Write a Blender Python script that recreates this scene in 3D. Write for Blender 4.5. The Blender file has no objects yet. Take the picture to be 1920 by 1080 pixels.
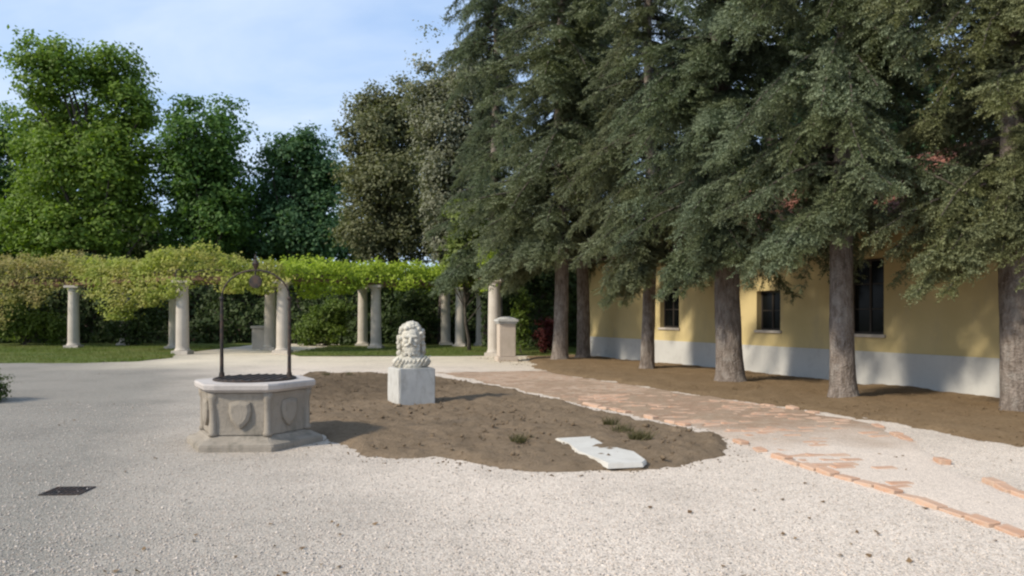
import bpy, bmesh, math, random
import numpy as np
from mathutils import Vector, Matrix

random.seed(7)
RNG = np.random.default_rng(11)
scene = bpy.context.scene
COL = scene.collection
R = math.radians

# ------------------------------------------------------------------ camera, sky, sun, exposure
EYE, FPX, HOR = 1.65, 1387.0, 590.0          # eye height, focal length and horizon row of the 1920 px photograph
cam_data = bpy.data.cameras.new("camera")
cam_data.sensor_width = 36.0
cam_data.lens = 36.0 * FPX / 1920.0
cam_data.shift_y = (HOR - 540.0) / 1920.0
cam_data.clip_start, cam_data.clip_end = 0.1, 3000.0
cam = bpy.data.objects.new("camera", cam_data)
COL.objects.link(cam)
cam.location = (0, 0, EYE)
cam.rotation_euler = (R(90), 0, 0)
scene.camera = cam

SUN_ELEV = R(36)
SUN_AZ = math.atan2(-0.86, -0.51)              # heading of the sun, clockwise from +Y
to_sun = Vector((math.sin(SUN_AZ) * math.cos(SUN_ELEV), math.cos(SUN_AZ) * math.cos(SUN_ELEV), math.sin(SUN_ELEV)))

world = bpy.data.worlds.new("World")
scene.world = world
world.use_nodes = True
wn, wl = world.node_tree.nodes, world.node_tree.links
wn.clear()
w_out = wn.new("ShaderNodeOutputWorld")
w_bg = wn.new("ShaderNodeBackground")
w_sky = wn.new("ShaderNodeTexSky")
w_sky.sky_type = 'NISHITA'
w_sky.sun_disc = False
w_sky.sun_elevation = SUN_ELEV
w_sky.sun_rotation = SUN_AZ % (2 * math.pi)
w_sky.air_density, w_sky.dust_density, w_sky.ozone_density = 1.0, 0.9, 1.6
w_bg.inputs["Strength"].default_value = 0.15
w_tc = wn.new("ShaderNodeTexCoord")
w_sep = wn.new("ShaderNodeSeparateXYZ")
w_zmax = wn.new("ShaderNodeMath"); w_zmax.operation = 'ADD'; w_zmax.inputs[1].default_value = 0.22
w_dx = wn.new("ShaderNodeMath"); w_dx.operation = 'DIVIDE'
w_dy = wn.new("ShaderNodeMath"); w_dy.operation = 'DIVIDE'
w_cmb = wn.new("ShaderNodeCombineXYZ")
w_map = wn.new("ShaderNodeMapping")
w_map.inputs["Scale"].default_value = (1.0, 1.6, 1.0)
w_map.inputs["Rotation"].default_value = (0, 0, R(24))
w_map.inputs["Location"].default_value = (1.7, 0.35, 0)
w_noise = wn.new("ShaderNodeTexNoise")
w_noise.inputs["Scale"].default_value = 1.25
w_noise.inputs["Detail"].default_value = 7.0
w_noise.inputs["Roughness"].default_value = 0.52
w_noise.inputs["Distortion"].default_value = 0.35
w_ramp = wn.new("ShaderNodeValToRGB")
w_ramp.color_ramp.elements[0].position = 0.36
w_ramp.color_ramp.elements[0].color = (0.16, 0.16, 0.16, 1)
w_ramp.color_ramp.elements[1].position = 0.66
w_ramp.color_ramp.elements[1].color = (0.92, 0.92, 0.92, 1)
w_mix = wn.new("ShaderNodeMix"); w_mix.data_type = 'RGBA'
w_mix.inputs["B"].default_value = (4.15, 4.85, 5.9, 1)
wl.new(w_tc.outputs["Generated"], w_sep.inputs[0])
wl.new(w_sep.outputs["Z"], w_zmax.inputs[0])
wl.new(w_sep.outputs["X"], w_dx.inputs[0]); wl.new(w_zmax.outputs[0], w_dx.inputs[1])
wl.new(w_sep.outputs["Y"], w_dy.inputs[0]); wl.new(w_zmax.outputs[0], w_dy.inputs[1])
wl.new(w_dx.outputs[0], w_cmb.inputs[0]); wl.new(w_dy.outputs[0], w_cmb.inputs[1])
wl.new(w_cmb.outputs[0], w_map.inputs[0]); wl.new(w_map.outputs[0], w_noise.inputs[0])
wl.new(w_noise.outputs[0], w_ramp.inputs[0])
wl.new(w_ramp.outputs[0], w_mix.inputs["Factor"])
w_veil = wn.new("ShaderNodeMix"); w_veil.data_type = 'RGBA'   # thin high veil over the clear blue
w_veil.inputs["Factor"].default_value = 0.5
w_veil.inputs["B"].default_value = (2.3, 3.8, 6.5, 1)
wl.new(w_sky.outputs[0], w_veil.inputs["A"])
wl.new(w_veil.outputs["Result"], w_mix.inputs["A"])
wl.new(w_mix.outputs["Result"], w_bg.inputs["Color"])
wl.new(w_bg.outputs[0], w_out.inputs[0])

sun_data = bpy.data.lights.new("sun", 'SUN')
sun_data.energy = 3.7
sun_data.angle = R(4)
sun_data.color = (1.0, 0.90, 0.745)
sun = bpy.data.objects.new("sun", sun_data)
COL.objects.link(sun)
sun.location = (-20, -15, 30)
sun.rotation_euler = (-to_sun).to_track_quat('-Z', 'Y').to_euler()

vs = scene.view_settings
vs.view_transform = 'Standard'
vs.look = 'None'
vs.exposure = 0.3
vs.gamma = 1.0
vs.use_curve_mapping = False
scene.cycles.filter_width = 2.3

# ------------------------------------------------------------------ helpers
def at(px, py):
    """Ground point seen at a pixel of the 1920x1080 photograph."""
    y = FPX * EYE / (py - HOR)
    return ((px - 960.0) / FPX * y, y)

def tag(o, label=None, cat=None, group=None, kind=None):
    for k, v in (("label", label), ("category", cat), ("group", group), ("kind", kind)):
        if v:
            o[k] = v
    return o

def link(name, me, m=None, parent=None, loc=(0, 0, 0), rz=0.0, smooth=False):
    if m is not None:
        me.materials.append(m)
    if smooth:
        me.polygons.foreach_set("use_smooth", np.ones(len(me.polygons), dtype=bool))
    o = bpy.data.objects.new(name, me)
    COL.objects.link(o)
    o.location = loc
    o.rotation_euler = (0, 0, rz)
    if parent is not None:
        o.parent = parent
    return o

def empty(name, loc=(0, 0, 0), rz=0.0):
    o = bpy.data.objects.new(name, None)
    o.empty_display_size = 0.3
    COL.objects.link(o)
    o.location = loc
    o.rotation_euler = (0, 0, rz)
    return o

def np_mesh(name, V, F):
    """Mesh from arrays: V (n,3), F (m,k)."""
    V = np.ascontiguousarray(V, dtype=np.float32)
    F = np.ascontiguousarray(F, dtype=np.int32)
    me = bpy.data.meshes.new(name)
    m, k = F.shape
    me.vertices.add(len(V))
    me.vertices.foreach_set("co", V.ravel())
    me.loops.add(m * k)
    me.loops.foreach_set("vertex_index", F.ravel())
    me.polygons.add(m)
    me.polygons.foreach_set("loop_start", np.arange(0, m * k, k, dtype=np.int32))
    me.update(calc_edges=True)
    me.validate()
    return me

def bm_mesh(name, bm):
    bmesh.ops.recalc_face_normals(bm, faces=bm.faces)
    me = bpy.data.meshes.new(name)
    bm.to_mesh(me)
    bm.free()
    return me

def add_box(bm, x0, x1, y0, y1, z0, z1, bevel=0.0):
    vs_ = [bm.verts.new(p) for p in ((x0, y0, z0), (x1, y0, z0), (x1, y1, z0), (x0, y1, z0),
                                     (x0, y0, z1), (x1, y0, z1), (x1, y1, z1), (x0, y1, z1))]
    fs = [bm.faces.new([vs_[i] for i in f]) for f in ((0, 3, 2, 1), (4, 5, 6, 7), (0, 1, 5, 4), (1, 2, 6, 5), (2, 3, 7, 6), (3, 0, 4, 7))]
    if bevel > 0:
        es = list({e for f in fs for e in f.edges})
        bmesh.ops.bevel(bm, geom=es, offset=bevel, segments=2, affect='EDGES')

def add_tube(bm, pts, radii, n=8, caps=True):
    """Tapered tube through points."""
    pts = [Vector(p) for p in pts]
    rings = []
    for i, p in enumerate(pts):
        d = (pts[min(i + 1, len(pts) - 1)] - pts[max(i - 1, 0)])
        if d.length < 1e-9:
            d = Vector((0, 0, 1))
        d.normalize()
        a = Vector((1, 0, 0)) if abs(d.x) < 0.8 else Vector((0, 1, 0))
        u = d.cross(a).normalized()
        v = d.cross(u)
        r = radii[i] if hasattr(radii, '__len__') else radii
        rings.append([bm.verts.new(p + (u * math.cos(2 * math.pi * k / n) + v * math.sin(2 * math.pi * k / n)) * r) for k in range(n)])
    for a, b in zip(rings, rings[1:]):
        for k in range(n):
            bm.faces.new((a[k], a[(k + 1) % n], b[(k + 1) % n], b[k]))
    if caps:
        bm.faces.new(rings[0][::-1])
        bm.faces.new(rings[-1])

def add_lathe(bm, prof, n=24, rot=0.0, cx=0.0, cy=0.0):
    """Solid of revolution (or a prism when n is small) from (radius, z) pairs, closed at both ends."""
    rings = []
    for r, z in prof:
        rings.append([bm.verts.new((cx + r * math.cos(rot + 2 * math.pi * k / n), cy + r * math.sin(rot + 2 * math.pi * k / n), z)) for k in range(n)])
    for a, b in zip(rings, rings[1:]):
        for k in range(n):
            bm.faces.new((a[k], a[(k + 1) % n], b[(k + 1) % n], b[k]))
    bm.faces.new(rings[0][::-1])
    bm.faces.new(rings[-1])

_LAT = np.random.default_rng(3).random((256, 256))
def vnoise(x, y, s):
    """2-D value noise in 0..1."""
    x = np.asarray(x, float) * s + 1000.0
    y = np.asarray(y, float) * s + 1000.0
    xi, yi = np.floor(x).astype(int), np.floor(y).astype(int)
    fx, fy = x - xi, y - yi
    fx, fy = fx * fx * (3 - 2 * fx), fy * fy * (3 - 2 * fy)
    L = lambda a, b: _LAT[a % 256, b % 256]
    return (L(xi, yi) * (1 - fx) + L(xi + 1, yi) * fx) * (1 - fy) + (L(xi, yi + 1) * (1 - fx) + L(xi + 1, yi + 1) * fx) * fy

def poly_sdf(x, y, poly):
    """Signed distance to a polygon, positive inside."""
    P = np.array(poly, float)
    Q = np.roll(P, -1, axis=0)
    d2 = np.full(x.shape, 1e18)
    inside = np.zeros(x.shape, bool)
    for (ax, ay), (bx, by) in zip(P, Q):
        ex, ey = bx - ax, by - ay
        t = np.clip(((x - ax) * ex + (y - ay) * ey) / (ex * ex + ey * ey + 1e-12), 0, 1)
        d2 = np.minimum(d2, (x - ax - t * ex) ** 2 + (y - ay - t * ey) ** 2)
        c = ((ay > y) != (by > y)) & (x < (bx - ax) * (y - ay) / (by - ay + 1e-12) + ax)
        inside ^= c
    d = np.sqrt(d2)
    return np.where(inside, d, -d)

def relief_sheet(name, poly, step, height, slope, amps, wob=0.06, lift=0.0):
    """Ground sheet with relief whose rim dips under the ground round it, so it meets it along an uneven line."""
    P = np.array(poly)
    x0, y0 = P.min(0) - 0.4
    x1, y1 = P.max(0) + 0.4
    gx, gy = np.arange(x0, x1, step), np.arange(y0, y1, step)
    X, Y = np.meshgrid(gx, gy)
    d = poly_sdf(X, Y, poly) + (vnoise(X, Y, 2.3) - 0.5) * wob * 2 + (vnoise(X, Y, 9.0) - 0.5) * wob
    rel = sum(a * (vnoise(X + 7 * i, Y - 3 * i, s) - 0.5) for i, (a, s) in enumerate(amps))
    Z = np.clip(d * slope, -0.05, height) + rel * np.clip(d / 0.15, 0, 1) + lift * (d > 0)
    keep = d > -0.16
    idx = np.arange(X.size).reshape(X.shape)
    q = keep[:-1, :-1] & keep[1:, :-1] & keep[:-1, 1:] & keep[1:, 1:]
    F = np.stack([idx[:-1, :-1][q], idx[:-1, 1:][q], idx[1:, 1:][q], idx[1:, :-1][q]], axis=1)
    used, inv = np.unique(F, return_inverse=True)
    V = np.stack([X.ravel(), Y.ravel(), Z.ravel()], axis=1)[used]
    return np_mesh(name, V, inv.reshape(F.shape))

def unit(a):
    return a / (np.linalg.norm(a, axis=-1, keepdims=True) + 1e-9)

def leaf_quads(C, Nrm, size, asp=0.62):
    """One pointed leaf quad per centre."""
    N = len(C)
    Nrm = unit(Nrm)
    U = unit(np.cross(Nrm, RNG.normal(size=(N, 3))))
    W = np.cross(Nrm, U)
    s = (size if hasattr(size, '__len__') else np.full(N, size))[:, None]
    fold = Nrm * s * 0.12
    V = np.stack([C - U * s * 0.5, C + W * s * 0.5 * asp - fold, C + U * s * 0.5, C - W * s * 0.5 * asp - fold], 1).reshape(-1, 3)
    return V, np.arange(len(V)).reshape(-1, 4)

# ------------------------------------------------------------------ materials
class Mat:
    def __init__(self, name, rough=0.9, spec=0.3):
        self.m = bpy.data.materials.new(name)
        self.m.use_nodes = True
        self.t = self.m.node_tree
        self.n, self.l = self.t.nodes, self.t.links
        self.b = self.n["Principled BSDF"]
        self.b.inputs["Roughness"].default_value = rough
        self.b.inputs["Specular IOR Level"].default_value = spec
        self.co = self.n.new("ShaderNodeTexCoord").outputs["Object"]
    def geo_pos(self):
        self.co = self.n.new("ShaderNodeNewGeometry").outputs["Position"]
        return self
    def noise(self, scale, detail=4.0, rough=0.55, sc=None, dist=0.0):
        t = self.n.new("ShaderNodeTexNoise")
        t.inputs["Scale"].default_value = scale
        t.inputs["Detail"].default_value = detail
        t.inputs["Roughness"].default_value = rough
        t.inputs["Distortion"].default_value = dist
        co = self.co
        if sc is not None:
            mp = self.n.new("ShaderNodeMapping")
            mp.inputs["Scale"].default_value = sc
            self.l.new(co, mp.inputs[0])
            co = mp.outputs[0]
        self.l.new(co, t.inputs["Vector"])
        return t.outputs[0]
    def voronoi(self, scale, out="Distance", feature='F1'):
        t = self.n.new("ShaderNodeTexVoronoi")
        t.feature = feature
        t.inputs["Scale"].default_value = scale
        self.l.new(self.co, t.inputs["Vector"])
        return t.outputs[out]
    def ramp(self, fac, stops):
        r = self.n.new("ShaderNodeValToRGB")
        e = r.color_ramp.elements
        while len(e) < len(stops):
            e.new(0.5)
        for el, (p, c) in zip(e, stops):
            el.position = p
            el.color = (c, c, c, 1) if not hasattr(c, '__len__') else (*c, 1)
        self.l.new(fac, r.inputs[0])
        return r.outputs[0]
    def mix(self, fac, a, b, mode='MIX'):
        m = self.n.new("ShaderNodeMix")
        m.data_type = 'RGBA'
        m.blend_type = mode
        for v, s in ((fac, "Factor"), (a, "A"), (b, "B")):
            if isinstance(v, (int, float)):
                m.inputs[s].default_value = v
            elif isinstance(v, tuple):
                m.inputs[s].default_value = (*v, 1)
            else:
                self.l.new(v, m.inputs[s])
        return m.outputs["Result"]
    def math(self, op, a, b=None, clamp=False):
        m = self.n.new("ShaderNodeMath")
        m.operation = op
        m.use_clamp = clamp
        for i, v in enumerate((a, b)):
            if v is None:
                continue
            if isinstance(v, (int, float)):
                m.inputs[i].default_value = v
            else:
                self.l.new(v, m.inputs[i])
        return m.outputs[0]
    def rand_island(self):
        return self.n.new("ShaderNodeNewGeometry").outputs["Random Per Island"]
    def rand_obj(self):
        return self.n.new("ShaderNodeObjectInfo").outputs["Random"]
    def col(self, c):
        if isinstance(c, tuple):
            self.b.inputs["Base Color"].default_value = (*c, 1)
        else:
            self.l.new(c, self.b.inputs["Base Color"])
        return self
    def bump(self, h, strength=0.5, dist=0.02):
        b = self.n.new("ShaderNodeBump")
        b.inputs["Strength"].default_value = strength
        b.inputs["Distance"].default_value = dist
        self.l.new(h, b.inputs["Height"])
        self.l.new(b.outputs[0], self.b.inputs["Normal"])
        return self

def leaf_mat(name, dark, light, trans=0.35, patch=0.35, tint=None, rough=0.6, growth=False):
    M = Mat(name, rough, 0.25)
    f = M.rand_island()
    p = M.noise(patch, 3)
    if growth:                                        # new shoots are paler than old needles
        at_ = M.n.new("ShaderNodeAttribute"); at_.attribute_name = 'growth'
        f = M.math('ADD', M.math('MULTIPLY', f, 0.35), M.math('MULTIPLY', at_.outputs['Fac'], 0.75))
    f2 = M.math('ADD', M.math('MULTIPLY', f, 0.9 if growth else 0.55), M.math('MULTIPLY', M.ramp(p, [(0.35, 0.0), (0.65, 1.0)]), 0.45))
    c = M.mix(f2, dark, light)
    if tint:
        c = M.mix(M.math('MULTIPLY', M.ramp(M.noise(patch * 1.7, 2), [(0.45, 0.0), (0.62, 1.0)]), 0.75), c, tint)
    if growth:                                        # each tree has its own cast, bluish to yellowish
        c = M.mix(1.0, c, M.ramp(M.math('MULTIPLY', M.n.new("ShaderNodeObjectInfo").outputs["Object Index"], 0.1), [(0.0, (0.84, 1.0, 1.04)), (0.5, (0.98, 1.0, 0.95)), (1.0, (1.12, 1.06, 0.80))]), 'MULTIPLY')
    M.col(c)
    tr = M.n.new("ShaderNodeBsdfTranslucent")
    M.l.new(M.mix(1.0, c, (1.15, 1.25, 0.55), 'MULTIPLY'), tr.inputs[0])
    ms = M.n.new("ShaderNodeMixShader")
    ms.inputs[0].default_value = trans
    M.l.new(M.b.outputs[0], ms.inputs[1])
    M.l.new(tr.outputs[0], ms.inputs[2])
    M.l.new(ms.outputs[0], M.n["Material Output"].inputs[0])
    return M.m

def stone_mat(name, c0, c1, stain, scale=3.0, bump=0.5, stain_amt=0.6):
    M = Mat(name, 0.9, 0.25)
    c = M.mix(M.ramp(M.noise(scale, 6, 0.6), [(0.3, 0.0), (0.7, 1.0)]), c0, c1)
    s = M.ramp(M.noise(scale * 1.7, 8, 0.68, sc=(1, 1, 0.45)), [(0.5, 0.0), (0.72, 1.0)])
    c = M.mix(M.math('MULTIPLY', s, stain_amt), c, stain)
    c = M.mix(M.math('MULTIPLY', M.ramp(M.voronoi(55), [(0.05, 1.0), (0.25, 0.0)]), 0.25), c, stain)
    M.col(c)
    h = M.math('ADD', M.noise(38, 6, 0.7), M.math('MULTIPLY', M.noise(9, 4), 0.8))
    return M.bump(h, bump, 0.015).m

def gravel_mat():
    M = Mat("gravel", 0.95, 0.2).geo_pos()
    sx = M.n.new("ShaderNodeSeparateXYZ")
    M.l.new(M.co, sx.inputs[0])
    X, Y = sx.outputs[0], sx.outputs[1]
    nz = M.math('MULTIPLY', M.math('SUBTRACT', M.noise(0.35, 5, 0.6), 0.5), 3.0)
    g = M.math('ADD', M.math('ADD', X, 0.7), M.math('MULTIPLY', M.math('SUBTRACT', Y, 4.6), 0.42))
    g = M.math('ADD', M.math('MULTIPLY', M.math('ADD', g, nz), -0.26), 0.35, clamp=True)        # greyer chippings to the left
    f = M.math('MULTIPLY', M.math('ADD', M.math('SUBTRACT', Y, 21.5), nz), 0.22, clamp=True)    # creamier gravel of the walk by the lawn
    f = M.math('MULTIPLY', f, M.math('ADD', M.math('MULTIPLY', M.math('ADD', X, 14.0), 0.3), 0.25, clamp=True))
    c = M.mix(g, (0.645, 0.56, 0.472), (0.262, 0.245, 0.213))
    c = M.mix(f, c, (0.64, 0.565, 0.44))
    # stones of mixed colour
    cell = M.n.new("ShaderNodeTexVoronoi"); cell.inputs["Scale"].default_value = 75
    M.l.new(M.co, cell.inputs["Vector"])
    sp = M.n.new("ShaderNodeSeparateColor"); M.l.new(cell.outputs["Color"], sp.inputs[0])
    v = M.ramp(sp.outputs[0], [(0.0, 0.70), (0.5, 0.98), (0.85, 1.10), (1.0, 1.22)])
    c = M.mix(1.0, c, v, 'MULTIPLY')
    c = M.mix(M.math('MULTIPLY', M.ramp(sp.outputs[1], [(0.9, 0.0), (0.93, 1.0)]), 0.35), c, (0.42, 0.27, 0.19))
    big = M.ramp(M.noise(0.55, 7, 0.7), [(0.3, 0.80), (0.5, 1.0), (0.72, 1.07)])
    c = M.mix(1.0, c, big, 'MULTIPLY')
    fine = M.ramp(M.noise(9, 5, 0.7), [(0.3, 0.9), (0.7, 1.07)])
    c = M.mix(1.0, c, fine, 'MULTIPLY')
    M.col(c)
    h = M.math('ADD', M.math('MULTIPLY', cell.outputs["Distance"], -0.8), M.noise(30, 4))
    return M.bump(h, 0.7, 0.012).m

def soil_mat(name, c0, c1, c2, dark_patch=None):
    M = Mat(name, 1.0, 0.1).geo_pos()
    c = M.mix(M.ramp(M.noise(1.2, 6, 0.62), [(0.32, 0.0), (0.68, 1.0)]), c0, c1)
    c = M.mix(M.ramp(M.noise(16, 6, 0.7), [(0.48, 0.0), (0.66, 0.7)]), c, c2)
    c = M.mix(M.math('MULTIPLY', M.ramp(M.voronoi(45), [(0.08, 1.0), (0.2, 0.0)]), 0.45), c, (0.34, 0.29, 0.23))
    if dark_patch:                                     # an uneven round patch where the earth is darker
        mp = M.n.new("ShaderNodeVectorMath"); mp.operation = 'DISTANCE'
        M.l.new(M.co, mp.inputs[0]); mp.inputs[1].default_value = (dark_patch[0], dark_patch[1], 0)
        w = M.math('ADD', M.math('MULTIPLY', M.math('SUBTRACT', dark_patch[2], mp.outputs["Value"]), 0.45), M.math('MULTIPLY', M.math('SUBTRACT', M.noise(0.8, 5, 0.6), 0.5), 1.6), clamp=True)
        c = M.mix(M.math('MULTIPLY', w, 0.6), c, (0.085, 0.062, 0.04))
    M.col(c)
    return M.bump(M.math('ADD', M.noise(22, 7, 0.75), M.noise(80, 3)), 0.9, 0.03).m

MAT = {}
MAT['gravel'] = gravel_mat()
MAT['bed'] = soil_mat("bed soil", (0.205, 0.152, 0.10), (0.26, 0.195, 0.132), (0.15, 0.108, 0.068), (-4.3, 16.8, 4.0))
MAT['needle_litter'] = soil_mat("needle litter soil", (0.225, 0.155, 0.088), (0.275, 0.195, 0.115), (0.16, 0.105, 0.058))

M = Mat("path dust", 0.95, 0.15).geo_pos()
c = M.mix(M.ramp(M.noise(1.1, 6, 0.65), [(0.35, 0.0), (0.65, 1.0)]), (0.31, 0.205, 0.138), (0.335, 0.245, 0.17))
c = M.mix(M.ramp(M.noise(7, 6, 0.7), [(0.45, 0.0), (0.7, 0.8)]), c, (0.38, 0.305, 0.228))
sxy = M.n.new("ShaderNodeSeparateXYZ"); M.l.new(M.co, sxy.inputs[0])
near = M.math('ADD', M.math('MULTIPLY', M.math('SUBTRACT', 11.4, sxy.outputs[1]), 0.4),
              M.math('MULTIPLY', M.math('SUBTRACT', M.noise(0.9, 4), 0.5), 1.6), clamp=True)
c = M.mix(near, c, (0.62, 0.53, 0.445))                     # the near end lies buried under gravel
c = M.mix(1.0, c, M.ramp(M.voronoi(75, "Color"), [(0.0, 0.75), (1.0, 1.25)]), 'MULTIPLY')
M.col(c)
MAT['path_dust'] = M.bump(M.math('ADD', M.math('MULTIPLY', M.voronoi(70), -0.7), M.noise(30, 4)), 0.7, 0.012).m

M = Mat("brick", 0.9, 0.2)
rc = M.rand_obj()
c = M.mix(rc, (0.47, 0.27, 0.175), (0.52, 0.345, 0.245))
c = M.mix(M.ramp(M.noise(9, 6, 0.7), [(0.40, 0.0), (0.66, 0.75)]), c, (0.46, 0.37, 0.29))
MAT['brick'] = M.col(c).bump(M.noise(45, 5, 0.7), 0.6, 0.008).m

M = Mat("brick rubble", 0.9, 0.2)
c = M.mix(M.rand_island(), (0.385, 0.25, 0.17), (0.42, 0.30, 0.215))
c = M.mix(M.ramp(M.noise(6, 6, 0.7), [(0.38, 0.0), (0.64, 0.9)]), c, (0.42, 0.34, 0.265))
MAT['rubble'] = M.col(c).bump(M.noise(45, 5, 0.7), 0.6, 0.008).m

M = Mat("pebble", 0.9, 0.25)
c = M.mix(M.rand_island(), (0.32, 0.29, 0.255), (0.62, 0.545, 0.475))
MAT['pebble'] = M.col(c).m

MAT['well_stone'] = stone_mat("weathered well stone", (0.26, 0.23, 0.19), (0.335, 0.295, 0.245), (0.115, 0.108, 0.085), 2.6, 0.8, 0.75)
MAT['well_rim'] = stone_mat("worn rim stone", (0.423, 0.387, 0.360), (0.495, 0.455, 0.423), (0.252, 0.225, 0.198), 3.2, 0.5, 0.4)
MAT['white_stone'] = stone_mat("white limestone", (0.44, 0.435, 0.41), (0.54, 0.53, 0.50), (0.25, 0.235, 0.20), 3.5, 0.7, 0.6)
MAT['bust_stone'] = stone_mat("weathered bust stone", (0.462, 0.435, 0.369), (0.594, 0.561, 0.484), (0.187, 0.176, 0.132), 5.0, 0.7, 0.75)
MAT['slab_stone'] = stone_mat("pale slab stone", (0.52, 0.50, 0.455), (0.61, 0.59, 0.54), (0.40, 0.37, 0.32), 3.0, 0.3, 0.3)
MAT['column'] = stone_mat("column stone", (0.43, 0.385, 0.33), (0.53, 0.48, 0.42), (0.28, 0.24, 0.19), 1.6, 0.4, 0.5)
MAT['pier'] = stone_mat("pier stone", (0.44, 0.37, 0.30), (0.53, 0.45, 0.375), (0.30, 0.25, 0.20), 1.8, 0.5, 0.45)

M = Mat("rusty iron", 0.65, 0.4)
M.b.inputs["Metallic"].default_value = 0.4
MAT['iron'] = M.col(M.mix(M.ramp(M.noise(14, 5), [(0.4, 0.0), (0.65, 1.0)]), (0.03, 0.028, 0.027), (0.085, 0.055, 0.04))).bump(M.noise(60, 3), 0.3, 0.004).m
MAT['dark'] = Mat("dark shaft", 1.0, 0.0).col((0.012, 0.011, 0.010)).m

M = Mat("ochre plaster", 0.92, 0.15)
c = M.mix(M.ramp(M.noise(0.7, 6, 0.6), [(0.35, 0.0), (0.65, 1.0)]), (0.50, 0.405, 0.20), (0.56, 0.455, 0.235))
c = M.mix(M.math('MULTIPLY', M.ramp(M.noise(1.6, 7, 0.7, sc=(1, 1, 0.4)), [(0.52, 0.0), (0.72, 1.0)]), 0.6), c, (0.40, 0.33, 0.21))
MAT['ochre'] = M.col(c).bump(M.noise(40, 5, 0.65), 0.25, 0.006).m
M = Mat("grey render plinth", 0.92, 0.15)
c = M.mix(M.ramp(M.noise(1.1, 6, 0.6), [(0.35, 0.0), (0.65, 1.0)]), (0.47, 0.465, 0.44), (0.55, 0.545, 0.515))
c = M.mix(M.math('MULTIPLY', M.ramp(M.noise(2.2, 7, 0.7), [(0.5, 0.0), (0.7, 1.0)]), 0.45), c, (0.30, 0.29, 0.27))
MAT['plinth'] = M.col(c).bump(M.noise(35, 5, 0.65), 0.3, 0.006).m
M = Mat("roof tile clay", 0.9, 0.2)
c = M.mix(M.rand_island(), (0.22, 0.085, 0.055), (0.34, 0.15, 0.10))
MAT['roof_tile'] = M.col(M.mix(M.ramp(M.noise(2.0, 6, 0.7), [(0.45, 0.0), (0.7, 0.6)]), c, (0.16, 0.10, 0.08))).bump(M.noise(40, 4), 0.4, 0.006).m
MAT['wood_dark'] = Mat("dark painted wood", 0.6, 0.35).col((0.035, 0.028, 0.022)).m
M = Mat("window glass", 0.12, 0.12)
MAT['glass'] = M.col((0.006, 0.007, 0.007)).bump(M.noise(2.5, 2), 0.05, 0.01).m
M = Mat("brown gutter", 0.5, 0.4)
MAT['gutter'] = M.col(M.mix(M.noise(6, 4), (0.05, 0.03, 0.025), (0.09, 0.055, 0.045))).m
M = Mat("eave boards", 0.85, 0.2)
MAT['eave'] = M.col(M.mix(M.noise(3, 6, sc=(8, 1, 1)), (0.11, 0.065, 0.04), (0.19, 0.12, 0.075))).m

def bark_mat(name, c0, c1, lichen):
    M = Mat(name, 0.95, 0.15)
    n = M.noise(7, 7, 0.7, sc=(2.2, 2.2, 0.55), dist=0.5)
    c = M.mix(M.ramp(n, [(0.38, 0.0), (0.62, 1.0)]), c0, c1)
    c = M.mix(M.math('MULTIPLY', M.ramp(M.noise(3.1, 5, 0.65), [(0.5, 0.0), (0.68, 1.0)]), 0.5), c, lichen)
    M.col(c)
    return M.bump(M.math('ADD', n, M.math('MULTIPLY', M.voronoi(24), 0.5)), 1.0, 0.04).m
MAT['bark'] = bark_mat("spruce bark", (0.115, 0.092, 0.075), (0.26, 0.22, 0.19), (0.33, 0.31, 0.28))
MAT['bark_dark'] = bark_mat("dark bark", (0.05, 0.042, 0.034), (0.12, 0.10, 0.085), (0.14, 0.14, 0.11))
MAT['needles'] = leaf_mat("spruce needles", (0.044, 0.055, 0.034), (0.207, 0.230, 0.144), 0.15, 0.5, (0.137, 0.146, 0.065), growth=True)
MAT['leaf_a'] = leaf_mat("bright broad leaves", (0.098, 0.157, 0.026), (0.199, 0.294, 0.047), 0.4, 0.22)
MAT['leaf_b'] = leaf_mat("deep green leaves", (0.059, 0.126, 0.032), (0.126, 0.218, 0.051), 0.4, 0.25)
MAT['leaf_c'] = leaf_mat("blue-green leaves", (0.047, 0.106, 0.047), (0.101, 0.183, 0.075), 0.4, 0.25)
MAT['leaf_olive'] = leaf_mat("olive green leaves", (0.085, 0.095, 0.045), (0.20, 0.205, 0.105), 0.3, 0.3)
MAT['leaf_grey'] = leaf_mat("grey-green foliage", (0.147, 0.155, 0.106), (0.265, 0.271, 0.194), 0.3, 0.4)
MAT['leaf_pale'] = leaf_mat("pale green leaves", (0.128, 0.169, 0.047), (0.230, 0.277, 0.081), 0.4, 0.6)
MAT['hedge'] = leaf_mat("hedge leaves", (0.030, 0.051, 0.016), (0.070, 0.103, 0.030), 0.25, 0.4)
MAT['shrub'] = leaf_mat("shrub leaves", (0.072, 0.114, 0.018), (0.150, 0.204, 0.035), 0.35, 0.6)
MAT['vine_olive'] = leaf_mat("vine leaves turning", (0.201, 0.201, 0.052), (0.368, 0.356, 0.109), 0.4, 0.5, (0.345, 0.270, 0.121))
MAT['vine_mid'] = leaf_mat("vine leaves", (0.184, 0.230, 0.034), (0.362, 0.397, 0.081), 0.4, 0.5, (0.345, 0.310, 0.098))
MAT['vine_bright'] = leaf_mat("bright vine leaves", (0.193, 0.271, 0.023), (0.370, 0.466, 0.047), 0.42, 0.5)
MAT['red_leaf'] = leaf_mat("dark red leaves", (0.06, 0.014, 0.014), (0.14, 0.03, 0.028), 0.3, 0.8)
MAT['box'] = leaf_mat("box leaves", (0.040, 0.070, 0.014), (0.085, 0.125, 0.025), 0.3, 2.0)
MAT['grass'] = leaf_mat("grass blades", (0.080, 0.115, 0.022), (0.155, 0.20, 0.045), 0.35, 0.3, (0.17, 0.165, 0.06))
M = Mat("lawn", 0.95, 0.15).geo_pos()
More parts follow.
